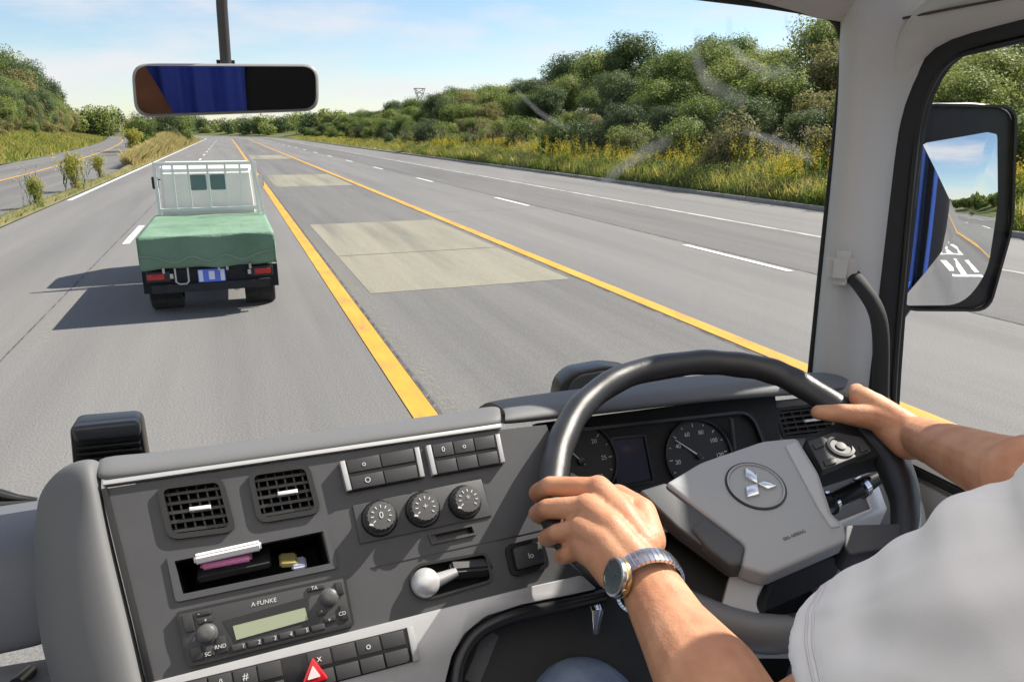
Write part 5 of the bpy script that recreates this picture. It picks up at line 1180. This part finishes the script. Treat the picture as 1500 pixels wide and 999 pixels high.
for a_0, b_0 in ((tcn.outputs['Object'], n1.inputs['Vector']), (tcn.outputs['Object'], n2.inputs['Vector']), (tcn.outputs['Object'], n3.inputs['Vector']), (n1.outputs[0], r1.inputs[0]), (r1.outputs[0], b_.inputs['Base Color']), (n3.outputs[0], ad_.inputs[0]), (n2.outputs[0], ad_.inputs[2]), (ad_.outputs[0], bp_.inputs['Height']), (bp_.outputs[0], b_.inputs['Normal'])): t_.links.new(a_0, b_0)

class Flesh:
    """a body grown from overlapping tapered capsules, fused into one skin by a voxel remesh"""
    def __init__(s): s.V = []; s.F = []
    def add(s, v, f): k = len(s.V); s.V += [tuple(p) for p in v]; s.F += [tuple(i + k for i in ff) for ff in f]
    def cap(s, p0, p1, r0, r1, flat=1., up=None, n=18):
        p0 = Vector(p0); p1 = Vector(p1); t = (p1 - p0); L = t.length; t = t.normalized() if L > 1e-6 else Vector((0, 0, 1))
        up = Vector(up) if up else (Vector((0, 0, 1)) if abs(t.z) < .9 else Vector((0, 1, 0)))
        a = t.cross(up).normalized(); b = a.cross(t).normalized(); rings = []
        for k in range(1, 6): th = pi / 2 * (1 - k / 5); rings.append((p0 - t * r0 * sin(th), r0 * cos(th)))
        for k in range(0, 5): th = pi / 2 * k / 5; rings.append((p1 + t * r1 * sin(th), r1 * cos(th)))
        v = []; f = []
        for c, r in rings:
            for i in range(n): q = 2 * pi * i / n; v.append(c + a * cos(q) * r + b * sin(q) * r * flat)
        m = len(rings)
        for j in range(m - 1):
            for i in range(n): f.append((j * n + i, j * n + (i + 1) % n, (j + 1) * n + (i + 1) % n, (j + 1) * n + i))
        v.append(p0 - t * r0); v.append(p1 + t * r1); A = len(v) - 2; B = len(v) - 1
        for i in range(n): f.append((A, (i + 1) % n, i)); f.append((B, (m - 1) * n + i, (m - 1) * n + (i + 1) % n))
        s.add(v, f)
    def chain(s, pts, rad, flat=1., up=None):
        for i in range(len(pts) - 1): s.cap(pts[i], pts[i + 1], rad[i], rad[i + 1], flat, up)
    def frustum(s, p0, p1, r0, r1, n=40):
        p0 = Vector(p0); p1 = Vector(p1); v, f = tube_geo([p0, p0.lerp(p1, .5), p1], [r0, (r0 + r1) / 2, r1], n); s.add(v, f)
    def ell(s, c, r, rot=None):
        bm = bmesh.new(); bmesh.ops.create_uvsphere(bm, u_segments=24, v_segments=16, radius=1)
        M = Matrix.Translation(c) @ (rot.to_4x4() if rot else Matrix.Identity(4)) @ Matrix.Diagonal((*r, 1)); bmesh.ops.transform(bm, matrix=M, verts=bm.verts[:])
        bm.verts.index_update(); s.add([v.co.copy() for v in bm.verts], [tuple(v.index for v in f.verts) for f in bm.faces]); bm.free()
    def build(s, name, m, parent, vox, smooth=3, sf=.5):
        o = link(name, mesh(name, s.V, s.F), m, parent)
        md = o.modifiers.new('r', 'REMESH'); md.mode = 'VOXEL'; md.voxel_size = vox; md.use_smooth_shade = True
        if smooth: q = o.modifiers.new('s', 'SMOOTH'); q.factor = sf; q.iterations = smooth
        bake(o); o.data.polygons.foreach_set('use_smooth', [True] * len(o.data.polygons)); return o

PER = thing('person', tuple(V3(.56, .05, -.9)), 'person in a pale grey T-shirt and jeans with both hands on the wheel', 'person')
fl = Flesh()
W = lambda x, y, h: WP.p(x, y, h)
SHL = V3(.405, .17, -.200); ELL = V3(.312, .328, -.437); SHR = V3(.76, .17, -.19)
WRL = W(942, 842, .052)
WRL_ = PF(944, 850, (WRL - EYE).dot(VF) - .0)
# left hand
kn = {'i': (W(876, 716, .046), .0125), 'm': (W(860, 743, .050), .0125), 'r': (W(853, 774, .046), .0118), 'p': (W(853, 803, .038), .0108)}
wristL = W(934, 828, .050)
cL = [W(940, 800, .050), W(926, 815, .055), W(912, 828, .052), W(900, 838, .044)]
for (k, (p_, r_)), c in zip(kn.items(), cL):
    fl.chain([c, (c + p_) / 2 + WP.n * .006, p_], [.019, .0165, r_ + .0025])
fl.chain([W(905, 745, .040), W(900, 800, .036)], [.019, .02]); fl.chain([W(885, 745, .038), W(880, 800, .032)], [.016, .016]); fl.ell(W(925, 780, .040), (.03, .03, .018))
def fing(mcp, pip, dip, tip, r, g=1.): fl.chain([mcp, pip, dip, tip], [r[0], r[1], r[2], r[3]])
fing(kn['i'][0], W(806, 712, .033), W(787, 722, .003), W(806, 736, -.028), (.0128, .0112, .0102, .0088))
fing(kn['m'][0], W(802, 745, .033), W(787, 752, .003), W(812, 766, -.028), (.0128, .0110, .0102, .0088))
fing(kn['r'][0], W(816, 781, .030), W(800, 788, .002), W(828, 795, -.028), (.0118, .0100, .0094, .0082))
fing(kn['p'][0], W(832, 812, .024), W(822, 815, .000), W(850, 815, -.026), (.0108, .0090, .0084, .0074))
# left thumb, closing round the inside of the rim
fl.chain([W(948, 792, .046), W(938, 752, .038), W(905, 728, .020), W(872, 728, -.006), W(850, 735, -.024)], [.019, .0175, .0145, .0125, .010])
# left forearm and upper arm
fl.chain([wristL, W(946, 846, .048), WRL_.lerp(ELL, .30), WRL_.lerp(ELL, .62) + Vector((0, 0, .004)), ELL], [.024, .0285, .0335, .044, .044], flat=.9, up=WP.n)
fl.chain([ELL, ELL.lerp(SHL, .3), ELL.lerp(SHL, .7), SHL], [.043, .047, .053, .056])
# right hand
fl.chain([W(1322, 628, .040), W(1282, 612, .034), W(1235, 606, .030), W(1199, 604, .024)], [.0185, .0165, .0125, .0095])
WRR = W(1350, 640, .045)
q_ = [((1252, 586), (1236, 580), .0), ((1270, 596), (1256, 586), .0), ((1290, 612), (1280, 600), .0), ((1308, 632), (1300, 618), .0)]
rimr = [W(1236, 604, 0), W(1256, 620, 0), W(1276, 640, 0), W(1292, 660, 0)]
outd = (W(1290, 560, 0) - W(1250, 612, 0)).normalized()
mcr = [W(1262, 583, .036), W(1280, 592, .038), W(1296, 606, .036), W(1310, 624, .032)]
for i, rc in enumerate(rimr):
    r0 = (.0122, .0122, .0115, .0105)[i]; P1_ = rc + outd * .026 + WP.n * (.020 if i == 0 else .018); P2_ = rc + outd * .026 - WP.n * .014; P3_ = rc + outd * .004 - WP.n * .029
    fl.chain([mcr[i], P1_, P2_, P3_], [r0, r0 * .9, r0 * .82, r0 * .72])
    fl.chain([WRR.lerp(mcr[i], .15), mcr[i]], [.0185, r0 + .003])
fl.chain([W(1300, 625, .030), W(1330, 648, .034)], [.018, .021]); fl.chain([W(1290, 606, .030), W(1322, 640, .030)], [.018, .02])
ELR = V3(.93, .36, -.42)
fa = PF(1480, 697, (ELR - EYE).dot(VF) * .5 + (WRR - EYE).dot(VF) * .5)
fl.chain([WRR, W(1362, 648, .042)], [.025, .0275], flat=.85, up=WP.n)
fa = PF(1455, 684, ((WRR - EYE).dot(VF)) * .80)
ELR = WRR + (fa - WRR).normalized() * .25
fl.chain([WRR, fa, ELR], [.0265, .036, .043], flat=.9, up=WP.n); fl.chain([ELR, SHR], [.043, .056])
# trunk, neck, head
fl.chain([SHL, V3(.58, .15, -.16), SHR], [.055, .062, .055]); fl.ell(V3(.58, .12, -.33), (.17, .10, .2)); fl.ell(V3(.58, .08, -.58), (.16, .10, .2)); fl.ell(V3(.58, .05, -.78), (.17, .12, .12))
fl.chain([V3(.58, .13, -.16), V3(.58, .15, -.02)], [.062, .055])
fl.ell(V3(.58, .165, .08), (.075, .095, .115)); fl.ell(V3(.58, .20, .03), (.055, .065, .07)); fl.cap(V3(.58, .262, .07), V3(.58, .275, .045), .011, .014)
for s_ in (-1, 1): fl.ell(V3(.58 + s_ * .078, .155, .065), (.01, .018, .03))
HL_, HR_ = V3(.47, .10, -.84), V3(.66, .10, -.84); KL_, KR_ = V3(.318, .62, -.648), V3(.735, .62, -.592)
for hp, kn_ in ((HL_, KL_), (HR_, KR_)):
    fl.chain([hp, kn_, kn_ + Vector((0, .1, -.42))], [.07, .05, .04]); fl.chain([kn_ + Vector((0, .1, -.42)), kn_ + Vector((0, .1, -.66)), kn_ + Vector((0, .26, -.70))], [.04, .03, .028])
body = fl.build('body', skin, PER, .0023, 4, .5)
# hair and eyes
hm = mat('hair_black', (.012, .01, .009), .5, bump=1., bscale=300)
hf = Flesh(); hf.ell(V3(.58, .145, .105), (.083, .098, .115)); hf.ell(V3(.58, .11, .06), (.079, .08, .10)); hf.build('hair', hm, PER, .006, 2)
for s_ in (-1, 1):
    bm = bmesh.new(); bmesh.ops.create_uvsphere(bm, u_segments=14, v_segments=10, radius=.012); bmesh.ops.translate(bm, verts=bm.verts[:], vec=V3(.58 + s_ * .032, .247, .085)); link('eye', bm2me(bm), mat('eye_white', (.7, .7, .68), .2), PER, smooth=True)
bm = bmesh.new(); bmesh.ops.create_uvsphere(bm, u_segments=14, v_segments=8, radius=1); bmesh.ops.transform(bm, matrix=Matrix.Translation(V3(.58, .262, .005)) @ Matrix.Diagonal((.024, .008, .007, 1)), verts=bm.verts[:]); link('mouth', bm2me(bm), mat('lips', (.42, .14, .11), .5), PER, smooth=True)
# T-shirt
shirtm = mat('shirt_pale_grey', (.68, .665, .69), .92, bump=.14, bscale=1500, sheen=.3, var=.02, vscale=6, spec=.2)
sf = Flesh()
sf.chain([SHL, SHL.lerp(ELL, .25), SHL.lerp(ELL, .45)], [.080, .081, .060]); sf.frustum(SHL.lerp(ELL, .2), SHL.lerp(ELL, .62), .083, .080)
sf.chain([SHR, SHR.lerp(ELR, .35), SHR.lerp(ELR, .68)], [.074, .070, .072])
sf.chain([SHL + Vector((.02, 0, .0)), V3(.58, .14, -.155), SHR + Vector((-.02, 0, .0))], [.072, .074, .072]); sf.ell(V3(.58, .12, -.33), (.20, .13, .22)); sf.ell(V3(.58, .09, -.56), (.195, .135, .22)); sf.ell(V3(.58, .07, -.76), (.20, .15, .12))
shirt = sf.build('t_shirt', shirtm, PER, .0042, 12, .6)
# loosen the cloth: folds running round the sleeve, and an open cuff
me = shirt.data; n = len(me.vertices); co = np.zeros(n * 3); me.vertices.foreach_get('co', co); co = co.reshape(-1, 3); no = np.array([v.normal[:] for v in me.vertices])
E_ = np.array(ELL); S_ = np.array(SHL); ax_ = (E_ - S_) / np.linalg.norm(E_ - S_)
tt = (co - S_) @ ax_; x_, y_, z_ = co[:, 0], co[:, 1], co[:, 2]
Lh = .62 * np.linalg.norm(E_ - S_); f1 = .0016 * np.sin(120 * x_ - 60 * z_ + 5 * np.sin(27 * y_ + 3)) * np.sin(21 * y_ + 17 * z_) + .0022 * np.sin(60 * y_ + 50 * x_ + 4 * np.sin(30 * z_)) * np.clip(np.sin(13 * x_ + 9 * z_ + 2), 0, 1) + .0022 * np.sin(52 * tt + 36 * x_ + 6 * np.sin(19 * z_)) * np.clip((tt + .08) / .1, 0, 1) + .0028 * np.sin(31 * z_ - 40 * x_ + 5 * np.sin(14 * y_ + 2)) + .0012 * np.sin(95 * x_ + 70 * z_ + 4 * np.sin(33 * y_)) + -.011 * np.clip(np.sin(48 * tt + 24 * x_ + 5 * np.sin(17 * z_ + 11 * x_)), .5, 1) * (.4 + .6 * np.clip(np.sin(11 * x_ + 15 * z_ + 2.2), 0, 1)) - .007 * np.clip(np.sin(34 * z_ + 46 * y_ - 22 * x_ + 3 * np.sin(21 * x_)), .6, 1) + .0016 * np.sin(88 * tt + 30 * x_ + 7 * np.sin(23 * z_ + 11 * x_)) * np.clip(np.sin(19 * x_ + 23 * z_ + 4 * y_), 0, 1) + .0011 * np.sin(150 * y_ + 90 * z_ + 5 * np.sin(41 * x_)) * np.clip(np.sin(25 * z_ - 18 * x_ + 1), 0, 1) + .004 * np.sin(17 * z_ + 22 * y_ - 12 * x_ + 1) - .0022 * np.exp(-((tt - Lh + .022) / .0022) ** 2) * (x_ < .5)
f1 = (f1 + .0065) * np.where(x_ < .5, np.clip((Lh + .0 - tt) / .05, .12, 1), 1); co = co + no * f1[:, None]; me.vertices.foreach_set('co', co.ravel()); me.update()
def cuff(S, E, t0, r):
    """open sleeve end: a short hemmed tube standing clear of the arm"""
    S = Vector(S); E = Vector(E); ax_ = (E - S).normalized(); c0 = S.lerp(E, t0 - .14); c1 = S.lerp(E, t0 + .03); a = ax_.cross(Vector((0, 0, 1))).normalized(); b = a.cross(ax_)
    vs, fs = [], []; n = 48; prof = [(0, -.004), (.3, .0), (.6, .002), (.84, .004), (.845, .0025), (.86, .0045), (1.0, .005), (1.01, .003), (1.0, -.002), (.6, -.006), (.1, -.008)]
    for u, dr in prof:
        c = c0.lerp(c1, u)
        for i in range(n): th = 2 * pi * i / n; R_ = r + dr + .0035 * sin(5 * th + 3 * u) + .002 * sin(11 * th); vs.append(c + a * cos(th) * R_ + b * sin(th) * R_)
    for j in range(len(prof) - 1):
        for i in range(n): fs.append((j * n + i, j * n + (i + 1) % n, (j + 1) * n + (i + 1) % n, (j + 1) * n + i))
    return link('sleeve_hem', mesh('hem', vs, fs), shirtm, shirt, smooth=True)
from mathutils.bvhtree import BVHTree
def seam(S, E, t, wd, parent_o, m):
    bv = BVHTree.FromPolygons([v.co[:] for v in parent_o.data.vertices], [tuple(p.vertices) for p in parent_o.data.polygons])
    S = Vector(S); E = Vector(E); a_ = (E - S).normalized(); c = S + a_ * ((E - S).length * t); u_ = a_.cross(Vector((0, 0, 1))).normalized(); v_ = a_.cross(u_); pts = []
    for i in range(72):
        d = u_ * cos(2 * pi * i / 72) + v_ * sin(2 * pi * i / 72); h = bv.ray_cast(c + d * .16, -d)
        pts.append((h[0] if h[0] and (h[0] - c).length < .13 else c + d * .08) + d * wd * .1)
    return tube('seam', pts, wd, m, parent_o, 6, closed=True)
seam_m = mat('shirt_seam', (.52, .50, .53), .95)
seam(SHL, ELL, .545, .0011, shirt, seam_m); seam(SHL, ELL, .56, .0011, shirt, seam_m)
# jeans
jm = ramp_mat('denim', [(.3, (.14, .19, .29)), (.5, (.22, .28, .39)), (.72, (.33, .39, .5))], scale=14, rough=.9, bump=.6, bscale=420, bdist=.001)
jf = Flesh()
for hp, kn_ in ((HL_, KL_), (HR_, KR_)): jf.chain([hp, hp.lerp(kn_, .5), kn_], [.092, .082, .068]); jf.chain([kn_, kn_ + Vector((0, .1, -.42)), kn_ + Vector((0, .1, -.6))], [.066, .056, .052])
jf.ell(V3(.565, .06, -.84), (.19, .14, .11)); jf.build('jeans', jm, PER, .007, 4)
for kn_ in (KL_, KR_): sh = Flesh(); b0 = kn_ + Vector((0, .08, -.67)); sh.chain([b0, b0 + Vector((0, .2, -.02))], [.042, .038], .8); sh.build('shoe', bm_, PER, .006, 3)
# wristwatch on the left wrist
WT = thing('wristwatch', tuple(W(930, 845, .07)), 'steel wristwatch with grey dial and gold edge on the left wrist', 'watch')
steelw = mat('watch_steel', (.62, .64, .68), .22, metal=1.); gold_ = mat('watch_gold', (.75, .58, .28), .2, metal=1.)
w0 = W(917, 845, .070); fdir = (W(946, 862, .05) - wristL).normalized()
axw = (ELL - wristL).normalized(); cc = wristL + axw * .030
n_w = 40; aw = axw.cross(WP.n).normalized(); bw = aw.cross(axw).normalized()
cdir = (-VR * .40 - VF * .88 - VU * .15); cdir = (cdir - axw * cdir.dot(axw)).normalized(); sdir = axw.cross(cdir).normalized()
wc_ = wristL + axw * .022
def wring(th, r, o=0.): return wc_ + (cdir * cos(th) * (r + .0005) + sdir * sin(th) * (r - .002)) + axw * o
vs, fs = [], []; NB = 44
for k in range(NB):
    for sub in (0.08, .92):
        th = 2 * pi * (k + sub) / NB
        for r_, o_ in ((.0315, -.0085), (.0345, -.0085), (.0352, -.003), (.0352, .003), (.0345, .0085), (.0315, .0085)): vs.append(wring(th, r_, o_))
    b = k * 12
    for i in range(6): j = (i + 1) % 6; fs.append((b + i, b + j, b + 6 + j, b + 6 + i))
    fs.append(tuple(b + i for i in range(6))[::-1]); fs.append(tuple(b + 6 + i for i in range(6)))
auto_smooth(link('bracelet', mesh('br', vs, fs), steelw, WT), 30)
WPl = Plane(wc_ + cdir * .0335, cdir, right=tuple(axw))
cs_ = lathe('case', WPl, 0, 0, [(.0165, -.006), (.018, -.003), (.0182, .001), (.0172, .0042), (.0152, .0046), (.015, .0036)], steelw, WT, 40)
lathe('gold_bezel', WPl, 0, 0, [(.0186, -.004), (.0190, -.002), (.0186, .0006), (.0180, .0012), (.0175, -.002)], gold_, cs_, 40)
lathe('dial', WPl, 0, 0, [(.0150, .002), (.0150, .0038), (.001, .0039)], mat('dial_grey', (.10, .13, .14), .25, metal=.3), cs_, 40)
for i in range(12):
    t = 2 * pi * i / 12; prism('hour_mark', WPl, None, .0038, .0043, gold_, cs_, uvs=[(.0125 * cos(t) + .0016 * cos(t + q), .0125 * sin(t) + .0008 * sin(t + q)) for q in (0, 1.57, 3.14, 4.71)])
for a_1, L in ((1.1, .007), (2.9, .0105)): d = Vector((cos(a_1), sin(a_1))); q = Vector((-d.y, d.x)) * .0005; prism('hand', WPl, None, .0042, .0047, chr_, cs_, uvs=[tuple(-q), tuple(d * L - q), tuple(d * L + q), tuple(q)])
lathe('crown_button', Plane(wc_ + cdir * .0335 + axw * .0175, axw, right=tuple(sdir)), 0, 0, [(.0025, -.002), (.0025, .002), (.001, .0022)], gold_, cs_, 12)
print('TREES', n_right, nl)
